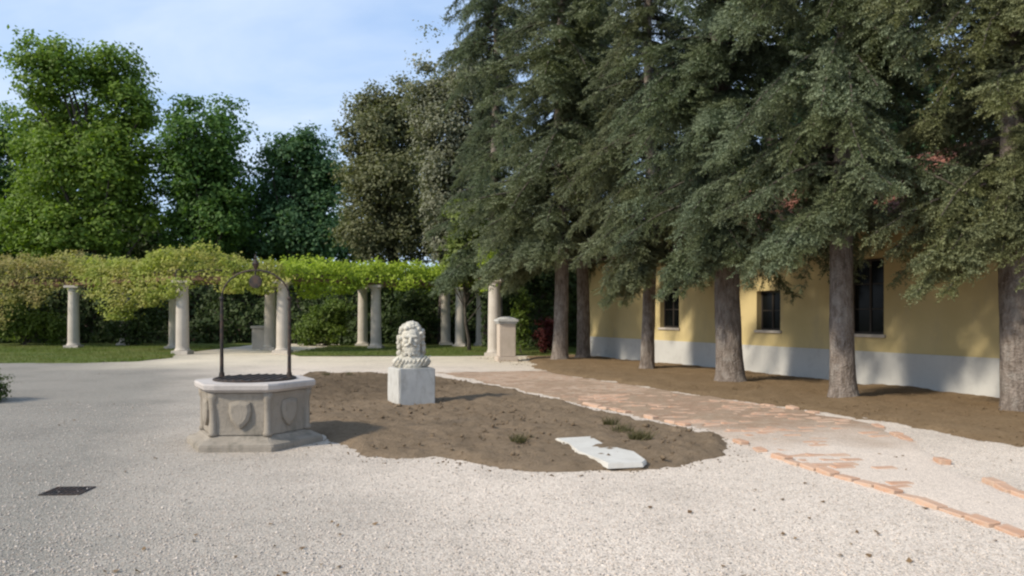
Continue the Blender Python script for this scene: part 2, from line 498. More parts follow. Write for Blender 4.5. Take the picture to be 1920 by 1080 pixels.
c = M.mix(M.ramp(M.noise(0.5, 6, 0.65), [(0.35, 0.0), (0.65, 1.0)]), (0.085, 0.115, 0.028), (0.14, 0.165, 0.045))
MAT['lawn'] = M.col(M.mix(M.ramp(M.noise(9, 6, 0.7), [(0.45, 0.0), (0.7, 0.6)]), c, (0.065, 0.08, 0.02))).bump(M.noise(30, 5, 0.7), 0.8, 0.05).m
M = Mat("ground", 0.95, 0.1).geo_pos()
MAT['ground'] = M.col(M.mix(M.ramp(M.noise(0.05, 6), [(0.35, 0.0), (0.65, 1.0)]), (0.06, 0.075, 0.028), (0.10, 0.105, 0.045))).m

# ------------------------------------------------------------------ setting: ground sheets
bm = bmesh.new()
S = 1200
bm.faces.new([bm.verts.new(p) for p in ((-S, -S, -0.06), (S, -S, -0.06), (S, S, -0.06), (-S, S, -0.06))])
tag(link("ground", bm_mesh("ground", bm), MAT['ground']), kind="structure")

gravel_poly = [(-26, -14), (24, -14), (24, 2), (12, 16), (6, 26), (4, 29.6), (1.6, 29.6), (-2, 30.2), (-9.3, 31.0), (-9.3, 44), (-14.2, 44), (-14.2, 31.2), (-15.5, 29.0), (-26, 25.6)]
bm = bmesh.new()
bm.faces.new([bm.verts.new((x, y, 0.0)) for x, y in gravel_poly])
tag(link("gravel_court", bm_mesh("gravel_court", bm), MAT['gravel']), kind="structure")

lawn_left = [at(-300, 681.5), at(0, 681), at(150, 681), at(260, 678), at(325, 671), (-14.1, 31.0), (-14.1, 46), (-45, 46), (-45, 25)]
lawn_right = [(-9.45, 31.3), at(560, 668.5), at(700, 668.5), at(860, 668), at(985, 667), at(1030, 668.5), (3.2, 31.5), (3.2, 46), (-9.45, 46)]
for pl in (lawn_left, lawn_right):
    tag(link("lawn", relief_sheet("lawn", pl, 0.25, 0.035, 0.3, [(0.03, 0.8), (0.02, 3)], 0.1), MAT['lawn'], smooth=True), kind="structure")

# the bare planting bed
bed_poly = [at(*p) for p in ((548, 800), (552, 760), (556, 730), (566, 704), (640, 702), (720, 702), (790, 706), (850, 713), (930, 728), (1050, 755), (1130, 776), (1200, 793),
                             (1290, 806), (1345, 818), (1366, 836), (1350, 853), (1300, 868), (1200, 880), (1100, 884), (1000, 882), (930, 875), (870, 866), (830, 857),
                             (770, 858), (700, 856), (645, 836), (605, 818), (575, 806))]
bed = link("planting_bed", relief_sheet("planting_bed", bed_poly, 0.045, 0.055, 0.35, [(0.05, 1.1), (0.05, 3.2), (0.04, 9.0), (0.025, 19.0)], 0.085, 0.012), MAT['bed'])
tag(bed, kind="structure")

# frame of the long building: u runs along its front wall towards the camera, w stands out from the wall
B0 = Vector((3.0, 29.4))
UD = Vector((0.4052, -0.9142))
ND = Vector((-0.9142, -0.4052))
def uw(u, w):
    p = B0 + UD * u + ND * w
    return (p.x, p.y)

soil_poly = [uw(-1.2, -0.2), uw(-1.0, 2.2), at(1005, 690), at(1040, 702), at(1150, 716), at(1300, 741), at(1500, 768), at(1700, 797), at(1920, 840), uw(25.5, 5.6), uw(30, 5.6), uw(30, -0.2)]
tag(link("soil_strip", relief_sheet("soil_strip", soil_poly, 0.07, 0.04, 0.12, [(0.06, 0.8), (0.04, 3.0), (0.025, 9.0)], 0.14, 0.008), MAT['needle_litter']), kind="structure")

# ------------------------------------------------------------------ brick path
path_l = [(4.02, 4.0), (3.79, 5.47), (3.57, 6.69), (3.32, 7.45), (2.98, 8.9), (2.9, 10.3), (2.25, 11.7), (1.2, 13.9), (0.05, 16.6), (-1.1, 18.9), (-2.0, 21.0)]
path_r = [(5.0, 4.0), (4.78, 5.5), (4.6, 6.85), (4.75, 8.0), (5.2, 9.6), (5.4, 11.2), (4.85, 13.0), (3.75, 15.2), (2.75, 17.6), (1.75, 19.6), (0.9, 21.8)]
pit_poly = path_l + path_r[::-1]
path = link("brick_path", relief_sheet("brick_path", pit_poly, 0.07, 0.010, 0.08, [(0.018, 1.2), (0.012, 5)], 0.22, 0.002), MAT['path_dust'], smooth=True)
tag(path, kind="structure")

def resample(pl, step):
    pts = [Vector((*p, 0)) for p in pl]
    out, acc = [], 0.0
    for a, b in zip(pts, pts[1:]):
        L = (b - a).length
        d = acc
        while d < L:
            out.append((a.lerp(b, d / L), (b - a).normalized()))
            d += step
        acc = d - L
    return out

def brick_mesh(seed):
    rnd = random.Random(seed)
    bm = bmesh.new()
    add_box(bm, -0.122, 0.122, -0.058, 0.058, -0.035, 0.035)
    for v in bm.verts:
        v.co += Vector((rnd.uniform(-1, 1) * 0.007, rnd.uniform(-1, 1) * 0.006, rnd.uniform(-1, 1) * 0.004))
    bmesh.ops.bevel(bm, geom=list(bm.edges), offset=0.008, segments=1, affect='EDGES')
    me = bm_mesh("brick", bm)
    me.materials.append(MAT['brick'])
    return me
BRICKS = [brick_mesh(i) for i in range(5)]
n_brick = 0
def lay(p, ang, z, tilt=0.0):
    global n_brick
    o = bpy.data.objects.new("brick", random.choice(BRICKS))
    COL.objects.link(o)
    o.parent = path
    o.location = (p.x, p.y, z)
    o.rotation_euler = (random.uniform(-1, 1) * tilt, random.uniform(-1, 1) * tilt, ang)
    n_brick += 1
for side, pl in ((0, path_l), (1, path_r)):
    for i, (p, d) in enumerate(resample(pl, 0.268)):
        if p.y > 13.5:
            break
        gone = 0.03 if p.y < 8.0 else 0.42
        if side == 1:
            gone = 0.12 if p.y < 7.0 else 0.55
        if random.random() < gone:
            continue
        wob = 0.02 * math.sin(i * 0.9) + random.uniform(-0.015, 0.015)
        lay(p + Vector((-d.y, d.x, 0)) * wob, math.atan2(d.y, d.x) + random.uniform(-0.1, 0.1), random.uniform(-0.012, 0.016) , 0.07)
# bricks of the paving that show through the gravel, laid across the walk
lp, rp = resample(path_l, 0.13), resample(path_r, 0.13)
n_rows = min(len(lp), len(rp))
rub = []
for i in range(n_rows):
    a, b = lp[int(i * len(lp) / n_rows)][0], rp[int(i * len(rp) / n_rows)][0]
    W = (b - a).length
    ang = math.atan2(b.y - a.y, b.x - a.x)
    k = int((W - 0.2) / 0.256)
    for j in range(k):
        t = (0.14 + (j + 0.5 * (i % 2)) * 0.256 + 0.1) / W
        if t > 0.97:
            continue
        p = a.lerp(b, t)
        bare = float(vnoise(p.x, p.y, 0.9)) * 0.7 + float(vnoise(p.x + 9, p.y, 3.1)) * 0.3
        need = 0.70 - 0.34 * min(max((p.y - 7.5) / 7.0, 0), 1)
        if bare * 0.55 + random.random() * 0.45 < need:
            continue
        rub.append((p, ang))
rub.sort(key=lambda q: q[0].y)
bm_rub = bmesh.new()
for p, ang in rub:
    z = random.uniform(-0.026, -0.014)
    if n_brick < 290:
        lay(p, ang + random.uniform(-0.06, 0.06), z, 0.05)
    else:
        me = random.choice(BRICKS)
        bm2 = bmesh.new(); bm2.from_mesh(me)
        bmesh.ops.transform(bm2, verts=bm2.verts, matrix=Matrix.Translation((p.x, p.y, z)) @ Matrix.Rotation(ang + random.uniform(-0.06, 0.06), 4, 'Z') @ Matrix.Rotation(random.uniform(-0.05, 0.05), 4, 'X'))
        tmp = bpy.data.meshes.new("tmp"); bm2.to_mesh(tmp); bm2.free()
        bm_rub.from_mesh(tmp); bpy.data.meshes.remove(tmp)
me = bm_mesh("brick_paving", bm_rub)
me.materials.clear()
tag(link("brick_paving", me, MAT['rubble'], path), kind="stuff")

# ------------------------------------------------------------------ loose stones of the gravel, clods in the bed, grass blades
OCT = np.array([(1, 0, 0), (-1, 0, 0), (0, 1, 0), (0, -1, 0), (0, 0, 1), (0, 0, -1)], float)
OCTF = np.array([(0, 2, 4), (2, 1, 4), (1, 3, 4), (3, 0, 4), (2, 0, 5), (1, 2, 5), (3, 1, 5), (0, 3, 5)])
def scatter_lumps(name, x, y, z, size, m, flat=0.6, parent=None):
    n = len(x)
    s = size[:, None, None]
    jit = RNG.uniform(0.65, 1.3, (n, 6, 1))
    V = OCT[None] * jit * s
    V[:, :, 2] *= flat
    a = RNG.uniform(0, 2 * math.pi, n)
    ca, sa = np.cos(a)[:, None], np.sin(a)[:, None]
    vx, vy = V[:, :, 0] * ca - V[:, :, 1] * sa * 0.8, V[:, :, 0] * sa + V[:, :, 1] * ca * 0.8
    V = np.stack([vx + x[:, None], vy + y[:, None], V[:, :, 2] + z[:, None]], axis=2)
    F = OCTF[None] + (np.arange(n) * 6)[:, None, None]
    return tag(link(name, np_mesh(name, V.reshape(-1, 3), F.reshape(-1, 3)), m, parent), kind="stuff")

N = 42000
yy = 4.2 + 9.5 * RNG.random(N) ** 1.6
xx = RNG.uniform(-0.78, 0.78, N) * yy
ok = poly_sdf(xx, yy, bed_poly) < -0.03
ok &= poly_sdf(xx, yy, soil_poly) < 0.1
xx, yy = xx[ok], yy[ok]
scatter_lumps("gravel", xx, yy, RNG.uniform(-0.001, 0.004, len(xx)), RNG.uniform(0.004, 0.0115, len(xx)) * RNG.choice([1, 1, 1, 1.5], len(xx)), MAT['pebble'])

N = 2600
P = np.array(bed_poly)
xx, yy = RNG.uniform(P[:, 0].min(), P[:, 0].max(), N), RNG.uniform(P[:, 1].min(), P[:, 1].max(), N)
ok = poly_sdf(xx, yy, bed_poly) > 0.12
xx, yy = xx[ok], yy[ok]
sz = RNG.uniform(0.008, 0.03, len(xx)) * RNG.choice([1, 1, 1, 1.7], len(xx))
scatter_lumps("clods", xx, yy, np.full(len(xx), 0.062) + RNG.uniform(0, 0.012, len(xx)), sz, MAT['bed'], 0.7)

# crumbs of soil along the rim, thrown out onto the gravel
N = 26000
xx, yy = RNG.uniform(P[:, 0].min() - .6, P[:, 0].max() + .6, N), RNG.uniform(P[:, 1].min() - .6, P[:, 1].max() + .6, N)
dd = poly_sdf(xx, yy, bed_poly)
ok = (dd < 0.05) & (dd > -0.45) & (RNG.random(N) < np.exp(dd * 7))
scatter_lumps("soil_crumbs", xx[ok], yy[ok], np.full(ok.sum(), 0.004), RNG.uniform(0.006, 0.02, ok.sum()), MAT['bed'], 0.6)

N = 2600
uu, ww = RNG.uniform(0, 27, N), RNG.uniform(0.2, 5.0, N)
xx, yy = B0.x + UD.x * uu + ND.x * ww, B0.y + UD.y * uu + ND.y * ww
scatter_lumps("debris", xx, yy, np.full(N, 0.05), RNG.uniform(0.006, 0.028, N), MAT['needle_litter'], 0.7)

def blades(name, x, y, z, h, m, lean=0.5, width=0.012):
    n = len(x)
    a = RNG.uniform(0, 2 * math.pi, n)
    b = np.stack([x, y, z], 1)
    wd = np.stack([np.cos(a), np.sin(a), np.zeros(n)], 1) * width
    ln = RNG.normal(0, lean, (n, 2)) * h[:, None]
    tip = b + np.stack([ln[:, 0], ln[:, 1], h], 1)
    V = np.stack([b - wd, b + wd, tip], 1).reshape(-1, 3)
    return link(name, np_mesh(name, V, np.arange(n * 3).reshape(-1, 3)), m)
gx, gy = [], []
for pl, n in ((lawn_left, 30000), (lawn_right, 26000)):
    P = np.array(pl)
    x, y = RNG.uniform(max(P[:, 0].min(), -28), P[:, 0].max(), n), 24.5 + 14 * RNG.random(n) ** 1.3
    k = poly_sdf(x, y, pl) > 0.0
    gx.append(x[k]); gy.append(y[k])
gx, gy = np.concatenate(gx), np.concatenate(gy)
tag(blades("grass", gx, gy, np.full(len(gx), 0.02), RNG.uniform(0.04, 0.11, len(gx)), MAT['grass']), kind="stuff")

# dry leaves blown over the gravel and the path
N = 420
yy = 4.6 + 17 * RNG.random(N) ** 1.3
xx = RNG.uniform(-0.7, 0.75, N) * yy
ok = (np.hypot(xx + 3.34, yy - 9.62) > 1.1) & (vnoise(xx, yy, 0.6) + 0.25 * RNG.random(N) > 0.62)
C = np.stack([xx[ok], yy[ok], np.full(ok.sum(), 0.016)], 1)
C[:, 2] += 0.05 * (poly_sdf(C[:, 0], C[:, 1], bed_poly) > 0.1) + 0.03 * (poly_sdf(C[:, 0], C[:, 1], soil_poly) > 0.1)
Vq, Fq = leaf_quads(C, np.array([0, 0, 1.0]) + RNG.normal(0, 0.25, (len(C), 3)), RNG.uniform(0.03, 0.065, len(C)), 0.7)
MAT['dry_leaf'] = leaf_mat("dry leaves", (0.11, 0.065, 0.035), (0.26, 0.17, 0.09), 0.2, 1.0)
tag(link("dry_leaves", np_mesh("dry_leaves", Vq, Fq), MAT['dry_leaf']), kind="stuff")

# ------------------------------------------------------------------ building
house = empty("long_house", (B0.x, B0.y, 0), math.atan2(UD.y, UD.x))
tag(house, "long low ochre house with grey plinth and red tiled roof behind the spruces", "house")
LEN, DEP, EAVE, TH = 29.0, 7.5, 3.62, 0.32
WINS = [(4.9, 5.95, 1.22, 3.02), (9.5, 10.4, 1.22, 2.31), (12.62, 13.62, 1.19, 2.97), (20.2, 21.3, 1.2, 2.97)]
ub = sorted({0.0, LEN, *[w[0] for w in WINS], *[w[1] for w in WINS]})
zb = sorted({0.0, EAVE, *[w[2] for w in WINS], *[w[3] for w in WINS]})
bm = bmesh.new()
def quad(bm, *ps):
    bm.faces.new([bm.verts.new(p) for p in ps])
for u0, u1 in zip(ub, ub[1:]):
    for z0, z1 in zip(zb, zb[1:]):
        if any(w[0] <= u0 and u1 <= w[1] and w[2] <= z0 and z1 <= w[3] for w in WINS):
            continue
        quad(bm, (u0, 0, z0), (u1, 0, z0), (u1, 0, z1), (u0, 0, z1))
for a, b, c, d in WINS:
    quad(bm, (a, 0, c), (a, 0, d), (a, TH, d), (a, TH, c))
    quad(bm, (b, 0, c), (b, TH, c), (b, TH, d), (b, 0, d))
    quad(bm, (a, 0, d), (b, 0, d), (b, TH, d), (a, TH, d))
    quad(bm, (a, 0, c), (a, TH, c), (b, TH, c), (b, 0, c))
RIDGE = EAVE + 0.05 + (DEP / 2) * 0.5
for u in (0.0, LEN):                                        # gable ends
    bm.faces.new([bm.verts.new(p) for p in ((u, 0, 0), (u, DEP, 0), (u, DEP, EAVE), (u, DEP / 2, RIDGE - 0.15), (u, 0, EAVE))])
quad(bm, (0, DEP, 0), (LEN, DEP, 0), (LEN, DEP, EAVE), (0, DEP, EAVE))
bmesh.ops.remove_doubles(bm, verts=bm.verts, dist=0.0005)
link("wall", bm_mesh("wall", bm), MAT['ochre'], house)
bm = bmesh.new()
add_box(bm, -0.03, LEN + 0.03, -0.035, 0.2, -0.05, 0.79, 0.012)
link("plinth", bm_mesh("plinth", bm), MAT['plinth'], house)
for (a, b, c, d) in WINS:
    bm = bmesh.new()
    y0, y1, f = 0.16, 0.22, 0.055
    add_box(bm, a + 0.003, a + f, y0, y1, c + 0.003, d - 0.003)
    add_box(bm, b - f, b - 0.003, y0, y1, c + 0.003, d - 0.003)
    add_box(bm, a + f, b - f, y0 + 0.002, y1 - 0.002, c + 0.003, c + f)
    add_box(bm, a + f, b - f, y0 + 0.002, y1 - 0.002, d - f, d - 0.003)
    mid = (a + b) / 2
    add_box(bm, mid - 0.028, mid + 0.028, y0 + 0.004, y1 - 0.004, c + f, d - f)
    nz_ = 3 if d - c > 1.4 else 2
    for k in range(1, nz_):
        z = c + (d - c) * k / nz_
        add_box(bm, a + f, mid - 0.028, y0 + 0.012, y1 - 0.012, z - 0.014, z + 0.014)
        add_box(bm, mid + 0.028, b - f, y0 + 0.012, y1 - 0.012, z - 0.014, z + 0.014)
    win = link("window", bm_mesh("window", bm), MAT['wood_dark'], house)
    for s0, s1 in ((a + f, mid - 0.028), (mid + 0.028, b - f)):
        for k in range(nz_):
            z0, z1 = c + (d - c) * k / nz_, c + (d - c) * (k + 1) / nz_
            z0 = c + f if k == 0 else z0 + 0.014
            z1 = d - f if k == nz_ - 1 else z1 - 0.014
            bm = bmesh.new()
            add_box(bm, s0, s1, 0.186, 0.192, z0, z1)
            link("pane", bm_mesh("pane", bm), MAT['glass'], win)
    bm = bmesh.new()
    add_box(bm, a - 0.06, b + 0.06, -0.055, 0.15, c - 0.07, c + 0.002, 0.008)
    link("sill", bm_mesh("sill", bm), MAT['column'], win)
# roof: deck, eave board, gutter, barrel tiles
OV, SL = 0.75, 0.5
bm = bmesh.new()
z_e = EAVE + 0.02 - OV * SL * 0.25
for sgn in (0, 1):
    ye, yr = (-OV, DEP / 2) if sgn == 0 else (DEP + OV, DEP / 2)
    za, zr = EAVE + 0.02, EAVE + 0.02 + (DEP / 2 + OV) * SL
    ps = [(-0.35, ye, za), (LEN + 0.35, ye, za), (LEN + 0.35, yr, zr), (-0.35, yr, zr)]
    lo = [bm.verts.new(p) for p in ps]
    hi = [bm.verts.new((p[0], p[1], p[2] + 0.07)) for p in ps]
    for k in range(4):
        bm.faces.new((lo[k], lo[(k + 1) % 4], hi[(k + 1) % 4], hi[k]))
    bm.faces.new(lo[::-1]); bm.faces.new(hi)
roof = link("roof", bm_mesh("roof", bm), MAT['eave'], house)
bm = bmesh.new()
prof = [(-0.07 * math.cos(t), -0.07 * math.sin(t)) for t in np.linspace(0, math.pi, 8)]
gu = np.linspace(-0.35, LEN + 0.35, 30)
rings = [[bm.verts.new((u, -OV - 0.075 + py, EAVE + 0.055 + pz)) for py, pz in prof] for u in gu]
for ra, rb in zip(rings, rings[1:]):
    for k in range(len(prof) - 1):
        bm.faces.new((ra[k], rb[k], rb[k + 1], ra[k + 1]))
link("gutter", bm_mesh("gutter", bm), MAT['gutter'], house)
V, F, nv = [], [], 0
rows = int((DEP / 2 + OV) / math.cos(math.atan(SL)) / 0.34) + 1
cs, sn = math.cos(math.atan(SL)), math.sin(math.atan(SL))
ncol = int((LEN + 0.7) / 0.22)
arc = [(math.cos(t) * 0.085, math.sin(t) * 0.07) for t in np.linspace(math.pi, 0, 6)]
for r_ in range(rows):
    for c_ in range(ncol):
        u = -0.3 + c_ * 0.22 + random.uniform(-0.008, 0.008)
        s0 = r_ * 0.34 - 0.04 + random.uniform(-0.012, 0.012)
        for s, lift in ((s0, 0.045), (s0 + 0.40, 0.015)):
            for au, az in arc:
                V.append((u + au, -OV + s * cs - az * sn * 0.3, EAVE + 0.095 + s * sn + lift + az))
        for k in range(5):
            F.append((nv + k, nv + k + 1, nv + 7 + k, nv + 6 + k))
        nv += 12
tag(link("roof_tile", np_mesh("roof_tile", np.array(V), np.array(F)), MAT['roof_tile'], roof), kind="stuff")

# ------------------------------------------------------------------ foliage builders
def needle_fans(P, D, L, n=14, r=0.042, w=0.0085):
    N = len(P)
    rv = unit(RNG.normal(size=(N, 3)))
    U = unit(np.cross(D, rv))
    Vv = np.cross(D, U)
    out = []
    a0 = RNG.uniform(0, 2 * math.pi, N)
    for i in range(n):
        t = (i + 0.6) / n
        a = (a0 + i * 2.4)[:, None]
        side = np.cos(a) * U + np.sin(a) * Vv
        base = P + D * (L * t)[:, None]
        tip = base + (side * 0.85 + D * 0.55) * (r * (1.1 - 0.35 * t))
        wd = np.cross(side, D) * w
        out.append(np.stack([base - wd, base + wd, tip], 1))
    V = np.concatenate(out, 0).reshape(-1, 3)
    return V, np.arange(len(V)).reshape(-1, 3)

def spruce_parts(seed, H=21.0, zb=2.6, Rm=3.3, zdet=13.5, thin=()):
    """Foliage and limbs of an old spruce with sagging boughs; returns needle mesh arrays and a bmesh of limbs."""
    rnd = random.Random(seed)
    P, D, Ls, G_ = [], [], [], []
    bmw = bmesh.new()
    z, az = zb, rnd.uniform(0, 6.28)
    while z < H - 0.3:
        az += 2.399 + rnd.uniform(-0.5, 0.5)
        k = (z - zb) / (H - zb)
        gapn = float(vnoise(math.cos(az) * 1.5 + seed, math.sin(az) * 1.5 + z * 0.75, 1.0)) * 0.65 + float(vnoise(math.cos(az) * 3 + 40, math.sin(az) * 3 + z * 1.7 + seed, 1.0)) * 0.35
        z += (0.043 if z < zdet else 0.08) * rnd.uniform(0.6, 1.4)
        if any(z0 < z < z1 and abs((az - a_ + math.pi) % (2 * math.pi) - math.pi) < hw for a_, z0, z1, hw in thin) and rnd.random() < 0.93:
            continue                           # a lopped place in the crown
        recess = 1.0
        if gapn < 0.475:                        # a dark pocket: only short boughs near the trunk
            if rnd.random() < 0.45:
                continue
            recess = 0.42
        young = rnd.uniform(-0.32, 0.40)
        Lb = Rm * recess * (0.66 + 0.68 * gapn) * (1 - k ** 2.0) * rnd.uniform(0.72, 1.12) * min(1.0, 0.8 + (z - zb) * 0.14)
        Lb = max(Lb, 0.35)
        low = max(0.0, 1 - (z - zb) / 3.0)
        a1 = rnd.uniform(-0.02, 0.30) - 0.04 * low + 0.35 * max(0, k - 0.5)
        a2 = rnd.uniform(-0.85, -0.42)
        a3 = rnd.uniform(-0.06, 0.16)
        dirh = np.array([math.cos(az), math.sin(az), 0.0])
        bend = rnd.uniform(-0.25, 0.25)
        perp = np.array([-dirh[1], dirh[0], 0.0])
        def pos(t):
            t = np.asarray(t, float)[:, None]
            return dirh * (Lb * t) + perp * (bend * Lb * t * t) + np.array([0, 0, 1.0]) * (z + Lb * (a1 * t + a2 * t * t + a3 * t ** 3))
        tw = pos(np.linspace(0, 0.95, 6))
        add_tube(bmw, [tuple(q) for q in tw], [0.008 + 0.042 * (1 - i / 5) * min(1, Lb / 2.5) for i in range(6)], 4, False)
        fine = z < zdet
        step = 0.092 if fine else 0.19
        ts = np.arange(0.12 + 0.1 * rnd.random(), 1.0, step / Lb)
        if len(ts) == 0:
            ts = np.array([0.5])
        bp = pos(ts)
        tg = unit(pos(np.minimum(ts + 0.02, 1.02)) - pos(ts - 0.02))
        for s in (-1, 1, 0):
            keep = RNG.random(len(ts)) < (0.95 if s else 0.7)
            t_, b_, g_ = ts[keep], bp[keep], tg[keep]
            if len(t_) == 0:
                continue
            sd = unit(np.cross(g_, np.array([0, 0, 1.0]))) * s
            bl = (0.24 + 0.25 * Lb * (1 - t_) ** 0.6 * np.minimum(1, t_ * 3)) * RNG.uniform(0.7, 1.25, len(t_))
            if s == 0:
                bd = unit(g_ * 0.5 + np.array([0, 0, -1.0]) * RNG.uniform(0.7, 1.8, (len(t_), 1)) + RNG.normal(0, 0.25, (len(t_), 3)))
                bl = bl * 1.0
            else:
                bd = unit(g_ * 0.75 + sd + np.array([0, 0, -1.0]) * RNG.uniform(0.1, 1.1, (len(t_), 1)) + RNG.normal(0, 0.33, (len(t_), 3)))
            sp = 0.115 if fine else 0.2
            ns = np.maximum(1, (bl / sp).astype(int))
            rep = np.repeat(np.arange(len(t_)), ns)
            kk = np.concatenate([np.arange(n_) for n_ in ns])
            q0 = b_[rep] + bd[rep] * (kk * sp)[:, None] + np.array([0, 0, -0.25]) * ((kk * sp) ** 2)[:, None]
            d0 = unit(bd[rep] + np.array([0, 0, -0.22]) * (kk * sp)[:, None] + RNG.normal(0, 0.12, (len(rep), 3)))
            P.append(q0); D.append(d0); Ls.append(np.full(len(rep), sp * 1.45))
            gv = np.clip(0.55 * t_[rep] + 0.45 * kk / np.maximum(1, ns[rep] - 1) - 0.25 + young, 0, 1)
            G_.append(gv); G_.append(gv)
            alt = np.where(kk % 2 == 0, 1.0, -1.0)[:, None]
            s2 = unit(np.cross(d0, np.array([0, 0, 1.0]))) * alt
            P.append(q0); D.append(unit(d0 * 0.8 + s2 * 0.85 + RNG.normal(0, 0.2, (len(rep), 3)) + np.array([0, 0, -0.1])))
            Ls.append(np.full(len(rep), sp * 1.15))
    P, D, Ls, G_ = np.concatenate(P), np.concatenate(D), np.concatenate(Ls), np.concatenate(G_)
    big = P[:, 2] > zdet
    V1, F1 = needle_fans(P[~big], D[~big], Ls[~big], 7, 0.056, 0.0165)
    V2, F2 = needle_fans(P[big], D[big], Ls[big], 5, 0.09, 0.03)
    print("spruce needles", len(F1), len(F2))
    gr_ = np.concatenate([np.repeat(np.tile(G_[~big], 7), 3), np.repeat(np.tile(G_[big], 5), 3)])
    return np.concatenate([V1, V2]), np.concatenate([F1, F2 + len(V1)]), bmw, gr_

def trunk_mesh(name, H, r0, seed, flare=0.5, lean=(0, 0), rings=60, n=26, ridge=0.05):
    rnd = np.random.default_rng(seed)
    zs = np.concatenate([np.linspace(-0.12, 0.6, 14), np.linspace(0.7, 5, 30), np.linspace(5.4, H, rings - 44)])
    ph = np.linspace(0, 2 * math.pi, n, endpoint=False)
    roots = rnd.uniform(0, 2 * math.pi, 5)
    V = []
    for z in zs:
        t = max(z, 0) / H
        base = r0 * (1 - t) ** 0.85 + 0.012
        fl = flare * r0 * math.exp(-max(z + 0.12, 0) / 0.22)
        rr = base + fl * (0.35 + 0.65 * np.max(np.cos(ph[:, None] - roots[None]) ** 9 * (np.cos(ph[:, None] - roots[None]) > 0), axis=1))
        rr = rr * (1 + ridge * (vnoise(ph * 3.2 + seed, np.full(n, z * 1.3), 1.5) - 0.5) * 2 + ridge * 0.8 * (vnoise(ph * 5 + 20, np.full(n, z * 5.0 + seed), 1.3) - 0.5))
        cx = lean[0] * z + 0.05 * math.sin(z * 0.6 + seed)
        cy = lean[1] * z + 0.05 * math.cos(z * 0.5 + seed)
        V.append(np.stack([cx + rr * np.cos(ph), cy + rr * np.sin(ph), np.full(n, z)], 1))
    V = np.concatenate(V)
    m = len(zs)
    i = np.arange(m - 1)[:, None] * n
    k = np.arange(n)[None]
    F = np.stack([i + k, i + (k + 1) % n, i + n + (k + 1) % n, i + n + k], -1).reshape(-1, 4)
    return np_mesh(name, V, F)

def bough_parts(seed, L, spread=0.34, n=7, dz=0.8, droop=0.62):
    """One heavy bough with its hanging side boughs, pointing along +X from the trunk."""
    rnd = random.Random(seed)
    P, D, Ls, Gw = [], [], [], []
    bmw = bmesh.new()
    for i in range(n):
        az = rnd.uniform(-spread, spread)
        z0 = rnd.uniform(0, dz)
        Lb = L * rnd.uniform(0.72, 1.05)
        dh = np.array([math.cos(az), math.sin(az), 0])
        pos = lambda t: dh * (Lb * np.asarray(t)[:, None]) + np.array([0, 0, 1.0]) * (z0 + Lb * (0.05 * np.asarray(t) - droop * np.asarray(t) ** 2))[:, None]
        tw = pos(np.linspace(0, 0.95, 6))
        add_tube(bmw, [tuple(q) for q in tw], [0.035 - 0.005 * j for j in range(6)], 4, False)
        ts = np.arange(0.2, 1.0, 0.075 / Lb)
        for s in (-1, 1, 0):
            sd = np.array([-dh[1], dh[0], 0]) * s
            bl = (0.22 + 0.22 * Lb * (1 - ts) ** 0.6) * RNG.uniform(0.7, 1.2, len(ts))
            bd = unit(dh * 0.55 + sd * 0.9 + np.array([0, 0, -1.0]) * RNG.uniform(0.3, 1.1, (len(ts), 1)) + RNG.normal(0, 0.15, (len(ts), 3)))
            ns = np.maximum(1, (bl / 0.115).astype(int))
            rep = np.repeat(np.arange(len(ts)), ns)
            kk = np.concatenate([np.arange(q) for q in ns])
            q0 = pos(ts)[rep] + bd[rep] * (kk * 0.115)[:, None]
            for side in (0, 1):
                d0 = unit(bd[rep] + RNG.normal(0, 0.2 + 0.35 * side, (len(rep), 3)))
                P.append(q0); D.append(d0); Ls.append(np.full(len(rep), 0.16))
                Gw.append(np.clip(0.4 * ts[rep] + 0.5 * kk / np.maximum(1, ns[rep] - 1) - 0.1 + rnd.uniform(-0.15, 0.15), 0, 1))
    P, D, Ls, Gw = (np.concatenate(q) for q in (P, D, Ls, Gw))
    V, F = needle_fans(P, D, Ls, 7, 0.056, 0.0165)
    me = np_mesh("bough", V, F)
    me.attributes.new("growth", 'FLOAT', 'POINT').data.foreach_set("value", np.repeat(np.tile(Gw, 7), 3).astype(np.float32))
    me.materials.append(MAT['needles'])
    lm = bm_mesh("bough_limb", bmw)
    lm.materials.append(MAT['bark_dark'])
    return me, lm
BOUGHS = [bough_parts(31, 2.2, 0.36, 11), bough_parts(47, 2.7, 0.30, 10, 0.7, 0.55)]
# lowest boughs seen in the photograph: tree number -> (heading towards a point, height at the trunk, mesh, scale)
LOW = {0: [((6.85, 12.3), 3.2, 0, 0.95), ((7.3, 11.6), 3.6, 0, 0.8), ((8.2, 11.0), 4.6, 0, 0.8), ((8.9, 10.8), 5.5, 1, 0.7), ((8.4, 10.8), 7.2, 0, 0.9)],
       1: [((5.0, 13.6), 3.65, 1, 0.8), ((5.6, 13.2), 4.0, 0, 0.8)],
       2: [((3.9, 17.0), 3.25, 0, 0.9), ((4.2, 16.3), 3.6, 0, 0.85), ((4.9, 16.0), 6.6, 1, 0.8), ((4.4, 16.4), 7.7, 0, 0.9), ((5.3, 16.0), 8.7, 1, 0.8), ((4.6, 16.0), 9.8, 0, 1.0)],
       3: [((2.7, 20.6), 3.1, 0, 0.9), ((3.3, 20.2), 3.5, 1, 0.75)],
       4: [((-1.0, 25.0), 4.2, 1, 1.1), ((0.5, 23.5), 4.6, 1, 1.0), ((-0.6, 26.8), 3.9, 0, 1.1)],
       5: [((-2.4, 32.0), 4.2, 1, 1.1), ((-0.4, 31.0), 4.0, 1, 1.0)], 6: []}
SPR = []
